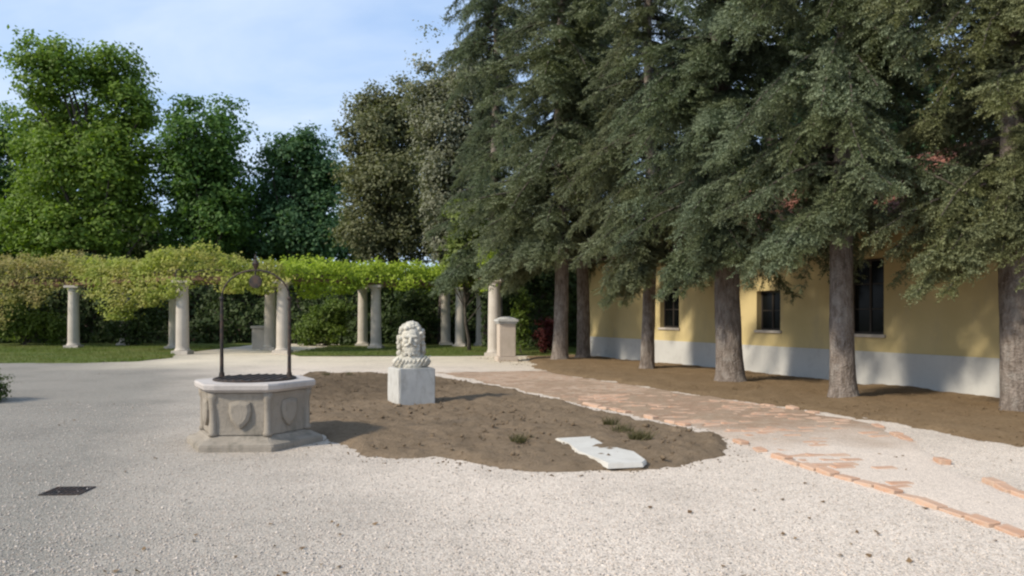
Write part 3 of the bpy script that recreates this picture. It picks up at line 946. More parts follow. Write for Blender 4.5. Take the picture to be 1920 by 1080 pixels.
for sd, zb_, rm in ((5, 3.5, 2.5), (23, 3.4, 2.6)):
    Vn, Fn, bw, grow = spruce_parts(sd, 21.0, zb_, rm, 13.5, [(-0.7, 4.7, 6.5, 1.2)] if sd == 5 else [(1.14, 4.2, 5.7, 0.9)])
    cm = np_mesh("crown", Vn, Fn)
    cm.attributes.new("growth", 'FLOAT', 'POINT').data.foreach_set("value", grow.astype(np.float32))
    cm.materials.append(MAT['needles'])
    lm = bm_mesh("limb", bw); lm.materials.append(MAT['bark_dark'])
    SPR.append((cm, lm))

spruces = [  # x, y, trunk radius, lean, variant, rotation, scale of crown, label
    (8.72, 12.75, 0.27, (0.0, 0.0), 1, 2.0, (1.0, 1.0, 0.94), "old grey-green spruce at the right edge of the photo with a low hanging bough"),
    (6.55, 14.6, 0.22, (0.0, 0.0), 0, 0.6, (1.0, 1.0, 1.02), "old grey-green spruce with straight trunk just left of the tall black window"),
    (5.28, 17.7, 0.31, (-0.045, 0.0), 1, 4.4, (1.0, 1.0, 0.95), "old grey-green spruce with a thick leaning trunk left of the small square window"),
    (4.08, 22.0, 0.19, (0.0, 0.0), 0, 3.3, (0.95, 0.95, 0.95), "old grey-green spruce with a thin trunk just left of the house's farthest window"),
    (1.72, 26.2, 0.26, (0.0, 0.0), 0, 1.6, (1.42, 1.42, 1.22), "tall dark spruce, left one of the close pair at the far end of the house"),
    (-0.75, 33.5, 0.28, (0.0, 0.0), 1, 0.9, (1.05, 1.05, 1.25), "tall dark spruce rising behind the stone pier and the pergola's right end"),
    (2.62, 27.6, 0.24, (0.0, 0.0), 1, 5.3, (1.0, 1.0, 1.2), "tall dark spruce, right one of the close pair at the far end of the house"),
]
CAST = [7, 3, 2, 5, 4, 2, 4]                     # colour cast of each tree, 0 bluish to 10 yellowish
for i, (x, y, r0, lean, v, rz, sc, lab) in enumerate(spruces):
    t = empty("spruce_tree", (x, y, 0.0))
    tag(t, lab, "tree", "row of old spruces in front of the house")
    link("trunk", trunk_mesh("trunk", 20.5, r0, 3 + i * 7, 0.75, lean), MAT['bark'], t, smooth=True)
    for nm, me in (("crown", SPR[v][0]), ("limb", SPR[v][1])):
        o = bpy.data.objects.new(nm, me)
        COL.objects.link(o)
        o.parent = t
        o.rotation_euler = (0, 0, rz)
        o.scale = sc
        o.location = (lean[0] * 6, lean[1] * 6, 0)
        o.pass_index = CAST[i]
        if nm == "limb":
            o["kind"] = "stuff"
    for (tx, ty), zb_, v_, k_ in LOW[i]:
        for me in BOUGHS[v_]:
            o = bpy.data.objects.new("bough" if me is BOUGHS[v_][0] else "bough_limb", me)
            COL.objects.link(o)
            o.parent = t
            o.location = (lean[0] * zb_, lean[1] * zb_, zb_ - 0.3)
            o.rotation_euler = (0, 0, math.atan2(ty - y, tx - x))
            o.scale = (k_, k_, k_)
            o.pass_index = CAST[i]

def lobe_leaves(lobes, n_cl, per, spread, size, shell=0.4, droop=0.0, gap=0.0):
    """Leaves in clumps through a crown made of ellipsoid lobes."""
    area = np.array([l[3] * l[4] + l[4] * l[5] + l[3] * l[5] for l in lobes])
    cnt = np.maximum(4, (n_cl * area / area.sum()).astype(int))
    Cs, Os = [], []
    for (cx, cy, cz, rx, ry, rz), n in zip(lobes, cnt):
        d = unit(RNG.normal(size=(n, 3)))
        rad = RNG.random(n) ** shell
        rad *= 0.82 + 0.36 * vnoise(np.arctan2(d[:, 1], d[:, 0]) * 3, d[:, 2] * 5 + cx, 1.0)
        Cs.append(np.array([cx, cy, cz]) + d * rad[:, None] * np.array([rx, ry, rz]))
        Os.append(d)
    Cc, O = np.concatenate(Cs), np.concatenate(Os)
    if gap > 0:
        q = 0.6 * vnoise(Cc[:, 0] + 31, Cc[:, 2] + 0.4 * Cc[:, 1], 0.55) + 0.4 * vnoise(Cc[:, 0] + 3, Cc[:, 2] - 0.5 * Cc[:, 1], 1.3)
        Cc, O = Cc[q > gap], O[q > gap]
    k = RNG.integers(int(per * 0.6), int(per * 1.4) + 1, len(Cc))
    rep = np.repeat(np.arange(len(Cc)), k)
    sp = spread * RNG.uniform(0.65, 1.35, len(Cc))
    off = np.clip(RNG.normal(size=(len(rep), 3)), -1.5, 1.5) * sp[rep][:, None] * np.array([1, 1, 0.62])
    off[:, 2] -= droop * (off[:, 0] ** 2 + off[:, 1] ** 2)
    C = Cc[rep] + off
    Nn = unit(off) * 0.5 + O[rep] * 0.35 + np.array([0, 0, 0.55]) + RNG.normal(0, 0.5, (len(rep), 3))
    return leaf_quads(C, Nn, size * RNG.uniform(0.6, 1.35, len(rep))) + (Cc,)

def broadleaf(name, label, base, lobes, m, n_cl, per, spread, size, trunk_r, H, bark, seed, group="trees beyond the pergola", shell=0.4, cat="tree", limbs=26):
    t = empty(name, (base[0], base[1], 0))
    tag(t, label, cat, group)
    V, F, Cc = lobe_leaves(lobes, n_cl, per, spread, size, shell, 0.0, 0.37)
    link("crown", np_mesh("crown", V, F), m, t)
    rnd = random.Random(seed)
    bm = bmesh.new()
    top = Vector((rnd.uniform(-.5, .5), rnd.uniform(-.5, .5), H * 0.8))
    pts = [Vector((0, 0, -0.2)).lerp(top, i / 7) + Vector((rnd.uniform(-1, 1), rnd.uniform(-1, 1), 0)) * 0.12 * (i > 0) for i in range(8)]
    add_tube(bm, pts, [trunk_r * (1.25 if i == 0 else 1) * (1 - 0.8 * i / 7) for i in range(8)], 10)
    idx = [rnd.randrange(len(Cc)) for _ in range(limbs)]
    for j in idx:
        e = Vector(Cc[j])
        s = pts[min(6, max(1, int(7 * (e.z * 0.62) / (H * 0.8))))]
        mid = s.lerp(e, 0.5) + Vector((rnd.uniform(-1, 1), rnd.uniform(-1, 1), rnd.uniform(-0.2, 0.8))) * 0.35
        add_tube(bm, [s, s.lerp(mid, 0.5), mid, e], [trunk_r * 0.38, trunk_r * 0.3, trunk_r * 0.2, trunk_r * 0.06], 5, False)
    link("trunk", bm_mesh("trunk", bm), bark, t, smooth=True)
    return t

def px_scale(Y): return FPX / Y
def wx(px, Y): return (px - 960) / FPX * Y
def wz(py, Y): return EYE + (HOR - py) / FPX * Y
def lobes_px(Y, base_px, items, depth=0.8):
    """Lobes given as picture ellipses at the distance Y: (px, py, rx, ry) -> tree-local ellipsoids."""
    s = px_scale(Y)
    out = []
    for i, (px, py, rx, ry) in enumerate(items):
        out.append((wx(px, Y) - wx(base_px, Y), random.uniform(-1, 1) * rx / s * 0.5, wz(py, Y), rx / s, rx / s * depth, ry / s))
    return out

Y = 55.0
broadleaf("broadleaf_tree", "tallest bright green tree with a broad double-domed top at the left", (wx(165, Y), Y),
          lobes_px(Y, 165, [(105, 130, 62, 58), (200, 130, 62, 58), (150, 190, 105, 80), (235, 230, 55, 85), (75, 255, 80, 75), (170, 310, 120, 90), (60, 380, 90, 80), (225, 390, 65, 80), (130, 440, 110, 60)]),
          MAT['leaf_a'], 950, 74, 0.62, 0.32, 0.5, 22, MAT['bark_dark'], 1)
Y = 60.0
broadleaf("broadleaf_tree", "lower green tree at the left edge of the photo beside the tallest tree", (wx(-40, Y), Y),
          lobes_px(Y, -40, [(-20, 250, 75, 60), (-60, 320, 90, 90), (0, 380, 90, 90), (-30, 450, 100, 60)]),
          MAT['leaf_b'], 420, 74, 0.62, 0.32, 0.45, 18, MAT['bark_dark'], 2)
Y = 56.0
broadleaf("broadleaf_tree", "mid-sized green tree with a twin-peaked top, second from the tallest tree", (wx(385, Y), Y),
          lobes_px(Y, 385, [(350, 205, 30, 42), (408, 212, 34, 42), (385, 270, 72, 62), (400, 340, 70, 70), (340, 330, 42, 75), (375, 420, 75, 70), (430, 400, 45, 50)]),
          MAT['leaf_b'], 460, 74, 0.58, 0.32, 0.35, 18, MAT['bark_dark'], 3)
Y = 58.0
broadleaf("broadleaf_tree", "lowest round blue-green tree between the twin-peaked tree and the olive-brown tree", (wx(555, Y), Y),
          lobes_px(Y, 555, [(530, 285, 36, 36), (572, 290, 42, 42), (555, 340, 80, 60), (610, 350, 34, 55), (500, 370, 42, 62), (560, 420, 82, 62), (600, 450, 50, 40)]),
          MAT['leaf_c'], 400, 74, 0.58, 0.32, 0.35, 16, MAT['bark_dark'], 4)
Y = 66.0
broadleaf("broadleaf_tree", "low dark tree filling the gap under the tallest and the twin-peaked tree", (wx(270, Y), Y),
          lobes_px(Y, 270, [(270, 420, 60, 50), (220, 460, 70, 45), (320, 460, 70, 45), (120, 460, 80, 45)]),
          MAT['hedge'], 330, 46, 0.6, 0.42, 0.35, 9, MAT['bark_dark'], 11)
broadleaf("broadleaf_tree", "low dark tree filling the gap under the round blue-green tree", (wx(500, Y), Y),
          lobes_px(Y, 500, [(480, 440, 60, 50), (420, 465, 50, 40), (560, 460, 70, 45), (640, 440, 60, 60)]),
          MAT['leaf_c'], 330, 46, 0.6, 0.42, 0.35, 9, MAT['bark_dark'], 12)
Y = 46.0
broadleaf("broadleaf_tree", "olive-brown tree with loose crown left of the tall spruces", (wx(735, Y), Y),
          lobes_px(Y, 735, [(690, 200, 42, 36), (740, 180, 40, 38), (700, 260, 58, 48), (770, 250, 60, 70), (690, 330, 42, 40), (745, 350, 90, 62), (710, 430, 66, 60), (780, 430, 70, 65)]),
          MAT['leaf_olive'], 640, 95, 0.45, 0.21, 0.35, 15, MAT['bark_dark'], 5)
Y = 41.0
broadleaf("broadleaf_tree", "slim grey-green tree between the olive-brown tree and the tall spruces", (wx(830, Y), Y),
          lobes_px(Y, 830, [(808, 95, 30, 48), (825, 180, 48, 70), (800, 200, 38, 50), (840, 280, 55, 80), (830, 380, 50, 70), (850, 455, 45, 50), (885, 150, 45, 90), (895, 290, 45, 90), (890, 400, 45, 70)]),
          MAT['leaf_grey'], 640, 80, 0.38, 0.19, 0.25, 16, MAT['bark_dark'], 6)
Y = 33.5
broadleaf("small_tree", "small pale green tree with drooping leaves over the last pergola columns", (wx(880, Y), Y),
          lobes_px(Y, 880, [(872, 420, 32, 45), (890, 475, 48, 48), (862, 490, 30, 45), (915, 515, 28, 30)]),
          MAT['leaf_pale'], 190, 44, 0.26, 0.18, 0.09, 6, MAT['bark_dark'], 7, group=None)

Yb = 33.0
broadleaf("broadleaf_tree", "dark tree behind the roof of the long house", (17.0, Yb),
          [(-3, 0, 6, 4, 3, 4), (2, 0, 8, 4, 3, 5), (-1, 0, 11, 4, 3, 4), (5, 0, 6, 4, 3, 4)],
          MAT['leaf_c'], 420, 50, 0.6, 0.36, 0.4, 14, MAT['bark_dark'], 21, group=None)
broadleaf("broadleaf_tree", "tall dark tree far behind the house, glimpsed through gaps between the spruces", (13.5, 40.0),
          [(-3, 0, 7, 4, 3, 4), (3, 0, 8, 4, 3, 5), (-2, 0, 12, 4.5, 3, 4), (4, 0, 13, 4.5, 3, 4), (0, 0, 17, 4.5, 3, 4), (6, 0, 18, 4, 3, 4)],
          MAT['hedge'], 620, 50, 0.6, 0.36, 0.45, 20, MAT['bark_dark'], 22, group=None)
# ------------------------------------------------------------------ hedge and shrubs behind the pergola
def hedge(label, x0, x1, y0, y1, h, m, n, size):
    t = empty("hedge", ((x0 + x1) / 2, y0, 0))
    tag(t, label, "hedge")
    cx = (x0 + x1) / 2
    x = RNG.uniform(x0, x1, n)
    top = RNG.random(n) < 0.35
    hh = h + (vnoise(x, np.zeros(n), 0.5) - 0.5) * 1.1 + (vnoise(x, np.ones(n), 1.8) - 0.5) * 0.5
    z = np.where(top, hh - RNG.random(n) ** 2 * 0.3, RNG.uniform(0, 1, n) * hh)
    front = y0 + (vnoise(x, z, 0.8) - 0.5) * 0.9 + (vnoise(x, z, 2.6) - 0.5) * 0.4
    y = np.where(top, RNG.uniform(0, 1, n) * (y1 - y0) + y0, front + np.abs(RNG.normal(0, 0.25, n)))
    C = np.stack([x - cx, y - y0, z], 1)
    Nn = np.where(top[:, None], np.array([0, -0.2, 1.0]), np.array([0, -1.0, 0.4])) + RNG.normal(0, 0.55, (n, 3))
    V, F = leaf_quads(C, Nn, size * RNG.uniform(0.6, 1.4, n))
    link("foliage", np_mesh("foliage", V, F), m, t)
    bm = bmesh.new()                                   # the dense twiggy inside of the hedge
    g = np.linspace(x0, x1, 60)
    ra = [(gx_ - cx, 0.55, -0.1) for gx_ in g]
    rows_ = []
    for gx_ in g:
        hz = h + (float(vnoise(gx_, 0.0, 0.5)) - 0.5) * 1.1 - 0.35
        rows_.append([bm.verts.new((gx_ - cx, 0.6, -0.1)), bm.verts.new((gx_ - cx, 0.6, hz)), bm.verts.new((gx_ - cx, y1 - y0, hz)), bm.verts.new((gx_ - cx, y1 - y0, -0.1))])
    for a, b in zip(rows_, rows_[1:]):
        for k in range(3):
            bm.faces.new((a[k], b[k], b[k + 1], a[k + 1]))
    link("branchwork", bm_mesh("branchwork", bm), MAT['bark_dark'], t)
hedge("dark evergreen hedge running behind the pergola columns", -38, 6, 41.5, 43.5, 4.3, MAT['hedge'], 46000, 0.24)

def shrub(name, label, x, y, lobes, m, n_cl, per, spread, size, group=None):
    t = empty(name, (x, y, 0))
    tag(t, label, "shrub", group)
    V, F, Cc = lobe_leaves(lobes, n_cl, per, spread, size, 0.5)
    V[:, 2] = np.abs(V[:, 2])
    link("foliage", np_mesh("foliage", V, F), m, t)
    bm = bmesh.new()
    for j in range(0, len(Cc), max(1, len(Cc) // 9)):
        e = Vector(Cc[j])
        add_tube(bm, [Vector((0, 0, -0.05)), Vector((e.x * 0.35, e.y * 0.35, e.z * 0.5)), e], [0.03, 0.02, 0.008], 5, False)
    link("stem", bm_mesh("stem", bm), MAT['bark_dark'], t)
G = "shrubs under the pergola"
shrub("garden_shrub", "lit green shrub left of the farthest left pergola column", wx(40, 39), 39.2, [(0, 0, 1.2, 1.6, .9, 1.2), (-1.4, 0, 1.6, 1.2, .8, 1.3), (1.3, .2, .8, .9, .7, .8)], MAT['shrub'], 130, 40, 0.26, 0.17, G)
shrub("garden_shrub", "green shrub between the two pergola columns left of the well", wx(235, 38), 39.0, [(0, 0, 1.0, 1.3, .8, 1.0), (.6, 0, 1.8, .9, .7, .9)], MAT['hedge'], 90, 40, 0.26, 0.16, G)
shrub("garden_shrub", "light green shrub behind the column right of the well", wx(610, 39), 39.2, [(0, 0, 1.0, 1.4, .9, 1.1), (.5, 0, 1.7, 1.0, .7, .9), (-1.0, 0, .7, .8, .6, .7)], MAT['shrub'], 110, 40, 0.26, 0.16, G)
shrub("garden_shrub", "dark shrub standing behind the stone bust", wx(765, 40), 40.0, [(0, 0, 1.3, 1.5, .9, 1.4), (.4, 0, 2.3, .9, .7, .8)], MAT['hedge'], 110, 40, 0.26, 0.16, G)
shrub("garden_shrub", "green climbing shrub just right of the small stone pier", wx(977, 31), 31.0, [(0, 0, 1.3, .32, .3, 1.2), (.1, 0, 2.3, .3, .3, .6)], MAT['shrub'], 60, 34, 0.13, 0.11, G)
shrub("red_shrub", "dark red leaved shrub at the foot of the far spruce pair", wx(1022, 31), 31.2, [(0, 0, .75, .42, .35, .75), (.3, 0, 1.1, .3, .3, .5)], MAT['red_leaf'], 60, 34, 0.13, 0.10)
shrub("box_shrub", "low box shrub at the left edge of the gravel court", -9.98, 13.95, [(0, 0, .3, .42, .42, .36), (-.3, .2, .32, .4, .4, .34)], MAT['box'], 150, 40, 0.07, 0.05)
hedge("dark bushy hedge closing the view left of the house", -1.5, 5.5, 36.5, 38.5, 5.6, MAT['hedge'], 14000, 0.22)

# ------------------------------------------------------------------ pergola
perg = empty("pergola", (-11.5, 33.0, 0))
tag(perg, "long angled pergola of stone columns and timber beams under vines", "pergola")
def loc(p): return (p[0] + 11.5, p[1] - 33.0)
front = [(-31.0, 37.2), at(138, 653), at(342, 664), at(530, 663), at(705, 654), at(863, 651), at(927, 668)]
rear = [(-31.0, 40.4), (-20.6, 39.4), (-16.1, 35.3), (-11.25, 34.4), (-7.75, 38.4), (-3.55, 39.6), (-1.6, 38.2)]
CH = 3.05
def column_mesh(r, h):
    bm = bmesh.new()
    add_box(bm, -r * 1.3, r * 1.3, -r * 1.3, r * 1.3, -0.05, 0.12, 0.01)
    add_lathe(bm, [(r * 1.18, 0.121), (r * 1.2, 0.16), (r * 1.05, 0.2), (r * 1.02, 0.24), (r, 0.3), (r * 0.97, h * 0.5), (r * 0.88, h - 0.3), (r * 0.98, h - 0.26),
                   (r * 0.92, h - 0.22), (r * 1.12, h - 0.14), (r * 1.14, h - 0.121)], 20)
    add_box(bm, -r * 1.25, r * 1.25, -r * 1.25, r * 1.25, h - 0.12, h, 0.008)
    return bm_mesh("column", bm)
cme = column_mesh(0.262, CH)
cme.materials.append(MAT['column'])
for i, p in enumerate(front[1:] + rear[1:]):
    o = bpy.data.objects.new("column", cme)
    COL.objects.link(o)
    o.parent = perg
    o.location = (*loc(p), 0.03)
    o.rotation_euler = (0, 0, random.uniform(-0.2, 0.2))
def beam(p, q, z0, z1, wd, name, over=0.25):
    a, b = Vector((*loc(p), 0)), Vector((*loc(q), 0))
    d = (b - a).normalized()
    a, b = a - d * over, b + d * over
    bm = bmesh.new()
    add_box(bm, 0, (b - a).length, -wd / 2, wd / 2, z0, z1, 0.01)
    o = link(name, bm_mesh(name, bm), MAT['eave'], perg, (a.x, a.y, 0), math.atan2(d.y, d.x))
    return o
for row in (front, rear):
    for k, (p, q) in enumerate(zip(row, row[1:])):
        beam(p, q, CH + 0.032 + 0.003 * (k % 2), CH + 0.20 + 0.004 * (k % 2), 0.16, "beam", -0.08)
for (a, b), (c, d) in zip(zip(front, front[1:]), zip(rear, rear[1:])):
    L = math.dist(a, b)
    n = max(3, int(L / 1.1))
    for k in range(n):
        t = (k + 0.5) / n
        p = (a[0] + (b[0] - a[0]) * t, a[1] + (b[1] - a[1]) * t)
        q = (c[0] + (d[0] - c[0]) * t, c[1] + (d[1] - c[1]) * t)
        beam(p, q, CH + 0.215, CH + 0.33, 0.09, "rafter", 0.35)

def vine(label, segs, m, dens, hangs, ztop=4.25, seed=0):
    """Leaves piled on the beams between front and rear row, with strands that hang over the front edge."""
    a0 = segs[0][0]
    t = empty("climbing_vine", (a0[0], a0[1], 0))
    tag(t, label, "vine", "vines over the pergola")
    C, Nn = [], []
    for (a, b, c, d) in segs:
        L = math.dist(a, b)
        n = int(L * dens)
        s = RNG.random(n)
        w = np.minimum(RNG.random(n) ** 1.5 * 1.1, 1.0) - 0.12
        fx, fy = a[0] + (b[0] - a[0]) * s, a[1] + (b[1] - a[1]) * s
        rx, ry = c[0] + (d[0] - c[0]) * s, c[1] + (d[1] - c[1]) * s
        x, y = fx + (rx - fx) * w, fy + (ry - fy) * w
        top = ztop - 0.25 + (vnoise(x, y, 0.55) - 0.5) * 0.85 + (vnoise(x + 5, y, 1.9) - 0.5) * 0.55
        lowz = CH + 0.08 - 0.6 * np.clip(vnoise(x * 1.0, y * 0.3 + seed, 0.9) - 0.38, 0, 1) * (w < 0.12) * 1.8
        q = RNG.random(n)
        z = np.where(RNG.random(n) < 0.55, top - RNG.random(n) ** 2 * 0.5, lowz + (top - lowz) * q)
        z = z + RNG.normal(0, 0.05, n)
        C.append(np.stack([x, y, z], 1) + RNG.normal(0, 0.07, (n, 3)))
        Nn.append(np.array([-0.1, -0.6, 0.75]) + RNG.normal(0, 0.55, (n, 3)))
    bm = bmesh.new()
    for (hx, hy, z0, z1, wd, n) in hangs:
        s = RNG.random(n) ** 0.85
        taper = wd * (1 - 0.75 * s) * (0.7 + 0.6 * vnoise(s * 6, np.full(n, hx), 1.0))
        x = hx + RNG.normal(0, 0.45, n) * taper + 0.15 * np.sin(s * 5)
        y = hy - 0.15 + RNG.normal(0, 0.35, n) * taper
        z = z0 + (z1 - z0) * s
        C.append(np.stack([x, y, z], 1))
        Nn.append(np.array([-0.2, -0.9, 0.45]) + RNG.normal(0, 0.5, (n, 3)))
        add_tube(bm, [(hx - a0[0], hy - a0[1], z0 + 0.3), (hx - a0[0] + 0.05, hy - a0[1] - 0.1, (z0 + z1) / 2), (hx - a0[0], hy - a0[1] - 0.05, z1 + 0.2)], [0.025, 0.018, 0.008], 5, False)
    C, Nn = np.concatenate(C), np.concatenate(Nn)
    V, F = leaf_quads(C - np.array([a0[0], a0[1], 0]), Nn, RNG.uniform(0.08, 0.17, len(C)), 0.85)
    link("foliage", np_mesh("foliage", V, F), m, t)
    for (a, b, c, d) in segs:
        for w in (0.05, 0.5):
            pts = []
            for k in range(9):
                s = k / 8
                x = (a[0] + (b[0] - a[0]) * s) * (1 - w) + (c[0] + (d[0] - c[0]) * s) * w - a0[0]
                y = (a[1] + (b[1] - a[1]) * s) * (1 - w) + (c[1] + (d[1] - c[1]) * s) * w - a0[1]
                pts.append((x + random.uniform(-.1, .1), y + random.uniform(-.1, .1), CH + 0.42 + random.uniform(-.05, .12)))
            add_tube(bm, pts, 0.03, 5)
    link("stem", bm_mesh("stem", bm), MAT['bark_dark'], t)
def seg(i): return (front[i], front[i + 1], rear[i], rear[i + 1])
def hang(px, py0, py1, Yd, wpx, n):
    s = FPX / Yd
    return ((px - 960) / s, Yd, wz(py0, Yd), wz(py1, Yd), wpx / s, n)
vine("olive vine with brownish tinge on the pergola's left end", [seg(0)], MAT['vine_olive'], 900,
     [hang(30, 515, 570, 36.6, 70, 500), (wx(75, 36.4), 36.4, 3.3, 2.0, 1.4, 420), hang(5, 520, 620, 37, 60, 500)], 4.55, 1)
vine("yellow-green vine with a long hanging bunch on the columns left of the well", [seg(1), seg(2)], MAT['vine_mid'], 900,
     [hang(232, 520, 600, 33.8, 95, 1300), hang(290, 520, 575, 32, 70, 700), hang(190, 515, 560, 35, 60, 400), hang(330, 520, 560, 30.7, 45, 260), hang(440, 515, 550, 30.9, 70, 420), hang(500, 515, 552, 31.1, 70, 420)], 4.3, 5)
vine("bright green vine on the pergola right of the well", [seg(3), seg(4), seg(5)], MAT['vine_bright'], 900,
     [hang(590, 520, 560, 33, 80, 420), hang(650, 515, 552, 34.5, 70, 380), hang(760, 515, 545, 36, 60, 260)], 4.2, 9)

# ------------------------------------------------------------------ stone pier and block by the pergola
pier = empty("stone_pier", (wx(949, 26.3), 26.45, 0), R(12))
tag(pier, "waist-high square stone pier with a moulded cap right of the last pergola column", "pier")
bm = bmesh.new(); add_box(bm, -0.36, 0.36, -0.36, 0.36, -0.06, 0.16, 0.02); link("base", bm_mesh("base", bm), MAT['pier'], pier)
bm = bmesh.new(); add_box(bm, -0.29, 0.29, -0.29, 0.29, 0.161, 1.33, 0.015); link("shaft", bm_mesh("shaft", bm), MAT['pier'], pier)
bm = bmesh.new()
add_box(bm, -0.33, 0.33, -0.33, 0.33, 1.331, 1.39, 0.015)
add_box(bm, -0.38, 0.38, -0.38, 0.38, 1.391, 1.49, 0.02)
add_lathe(bm, [(0.44, 1.491), (0.30, 1.55), (0.12, 1.58)], 4, R(45))
link("cap", bm_mesh("cap", bm), MAT['white_stone'], pier)

blk = empty("stone_block", (wx(496, 36.5), 36.5, 0), R(-5))
tag(blk, "squat grey stone block on the walk behind the column right of the well", "block")
bm = bmesh.new(); add_box(bm, -0.48, 0.48, -0.4, 0.4, -0.05, 0.98, 0.03); link("body", bm_mesh("body", bm), MAT['column'], blk)
bm = bmesh.new(); add_box(bm, -0.53, 0.53, -0.45, 0.45, 0.981, 1.1, 0.02); link("slab", bm_mesh("slab", bm), MAT['column'], blk)

# ------------------------------------------------------------------ the well
well = empty("stone_well", (-3.34, 9.62, 0), 0)
well.scale = (0.955, 0.955, 1.0)
tag(well, "old hexagonal carved stone well head with an iron hoop on its rim", "well")
HROT = R(-118)          # one face looks at the camera, turned a little to the left
def hexprism(prof, name, m, bev=0.0, smooth=False):
    bm = bmesh.new()
    add_lathe(bm, prof, 6, HROT)
    if bev:
        bmesh.ops.bevel(bm, geom=[e for e in bm.edges], offset=bev, segments=2, affect='EDGES')
    return link(name, bm_mesh(name, bm), m, well)
hexprism([(0.92, -0.05), (0.92, 0.075), (0.86, 0.10), (0.78, 0.125), (0.735, 0.165)], "base_step", MAT['well_stone'], 0.012)
hexprism([(0.705, 0.166), (0.695, 0.30), (0.71, 0.50), (0.735, 0.66), (0.755, 0.70)], "body", MAT['well_stone'], 0.014)
# rim slab with a round mouth
bm = bmesh.new()
def hexpt(r, k, n=36):
    a = 2 * math.pi * k / n
    f = r * math.cos(math.pi / 6) / math.cos(((a - HROT) % (math.pi / 3)) - math.pi / 6)
    return (f * math.cos(a), f * math.sin(a))
nR = 36
lev = [(0.77, 0.701), (0.80, 0.715), (0.835, 0.74), (0.84, 0.79), (0.825, 0.808)]
rings = [[bm.verts.new((*hexpt(r, k), z)) for k in range(nR)] for r, z in lev]
for r, z in ((0.53, 0.812), (0.50, 0.80), (0.49, 0.701)):
    rings.append([bm.verts.new((r * math.cos(2 * math.pi * k / nR), r * math.sin(2 * math.pi * k / nR), z)) for k in range(nR)])
for a, b in zip(rings, rings[1:]):
    for k in range(nR):
        bm.faces.new((a[k], a[(k + 1) % nR], b[(k + 1) % nR], b[k]))
for k in range(nR):
    bm.faces.new((rings[-1][k], rings[-1][(k + 1) % nR], rings[0][(k + 1) % nR], rings[0][k]))
link("rim", bm_mesh("rim", bm), MAT['well_rim'], well)
# carved shields and corner pilasters on the six faces
for k in range(6):
    a = HROT + math.pi / 6 + k * math.pi / 3
    ap = 0.70 * math.cos(math.pi / 6)
    bm = bmesh.new()
    sh = [(-0.13, 0.58), (0, 0.60), (0.13, 0.58), (0.14, 0.47), (0.11, 0.36), (0.05, 0.29), (0, 0.26), (-0.05, 0.29), (-0.11, 0.36), (-0.14, 0.47)]
    fr = [bm.verts.new((x, -0.035, z)) for x, z in sh]
    mid = [bm.verts.new((x * 0.72, -0.055, 0.44 + (z - 0.44) * 0.72)) for x, z in sh]
    bk = [bm.verts.new((x * 1.08, 0.03, 0.44 + (z - 0.44) * 1.08)) for x, z in sh]
    for q in range(10):
        bm.faces.new((bk[q], bk[(q + 1) % 10], fr[(q + 1) % 10], fr[q]))
        bm.faces.new((fr[q], fr[(q + 1) % 10], mid[(q + 1) % 10], mid[q]))
    bm.faces.new(mid)
    o = link("shield", bm_mesh("shield", bm), MAT['well_stone'], well, (ap * math.cos(a), ap * math.sin(a), 0.0), a + math.pi / 2)
    ac = HROT + k * math.pi / 3
    bm = bmesh.new()
    add_lathe(bm, [(0.06, 0.166), (0.062, 0.2), (0.048, 0.23), (0.046, 0.58), (0.064, 0.62), (0.07, 0.699)], 10)
    link("pilaster", bm_mesh("pilaster", bm), MAT['well_stone'], well, (0.69 * math.cos(ac), 0.69 * math.sin(ac), 0), 0, True)
bm = bmesh.new()
add_lathe(bm, [(0.488, 0.40), (0.487, 0.45)], 36)
link("shaft", bm_mesh("shaft", bm), MAT['dark'], well)
# iron: collar bars over the mouth, two posts and a hoop with a pulley
bm = bmesh.new()
add_lathe(bm, [(0.53, 0.813), (0.54, 0.818), (0.54, 0.832), (0.53, 0.837)], 36)
link("lid", bm_mesh("lid", bm), MAT['iron'], well)
bm = bmesh.new()
for k in range(-4, 5):
    x = k * 0.11
    h = math.sqrt(max(0.02, 0.5 ** 2 - x * x))
    add_box(bm, x - 0.012, x + 0.012, -h, h, 0.838, 0.848)
link("lid_bar", bm_mesh("lid_bar", bm), MAT['iron'], well)
hoop = empty("iron_hoop", (0, 0, 0)); hoop.parent = well
px0, px1 = -0.455, 0.465
for x in (px0, px1):
    bm = bmesh.new()
    add_tube(bm, [(x, 0, 0.812), (x, 0, 1.3), (x, 0, 1.86)], [0.027, 0.022, 0.02], 10)
    add_lathe(bm, [(0.07, 0.811), (0.07, 0.835), (0.038, 0.85), (0.034, 0.90)], 12, 0, x, 0)
    add_lathe(bm, [(0.026, 1.84), (0.034, 1.86), (0.026, 1.885)], 10, 0, x, 0)
    link("post", bm_mesh("post", bm), MAT['iron'], hoop)
bm = bmesh.new()
mx, rx = (px0 + px1) / 2, (px1 - px0) / 2
add_tube(bm, [(mx - rx * math.cos(t), 0, 1.87 + 0.36 * math.sin(t)) for t in np.linspace(0, math.pi, 17)], 0.012, 8)
link("arch", bm_mesh("arch", bm), MAT['iron'], hoop)
bm = bmesh.new()
add_lathe(bm, [(0.012, 2.235), (0.03, 2.27), (0.05, 2.31), (0.03, 2.35), (0.014, 2.37), (0.02, 2.39), (0.004, 2.44)], 10, 0, mx, 0)
link("finial", bm_mesh("finial", bm), MAT['iron'], hoop)
bm = bmesh.new()
add_lathe(bm, [(0.05, -0.02), (0.085, -0.018), (0.07, -0.004), (0.07, 0.004), (0.085, 0.018), (0.05, 0.02)], 16)
bmesh.ops.transform(bm, verts=bm.verts, matrix=Matrix.Translation((mx, 0, 2.08)) @ Matrix.Rotation(R(90), 4, 'X'))
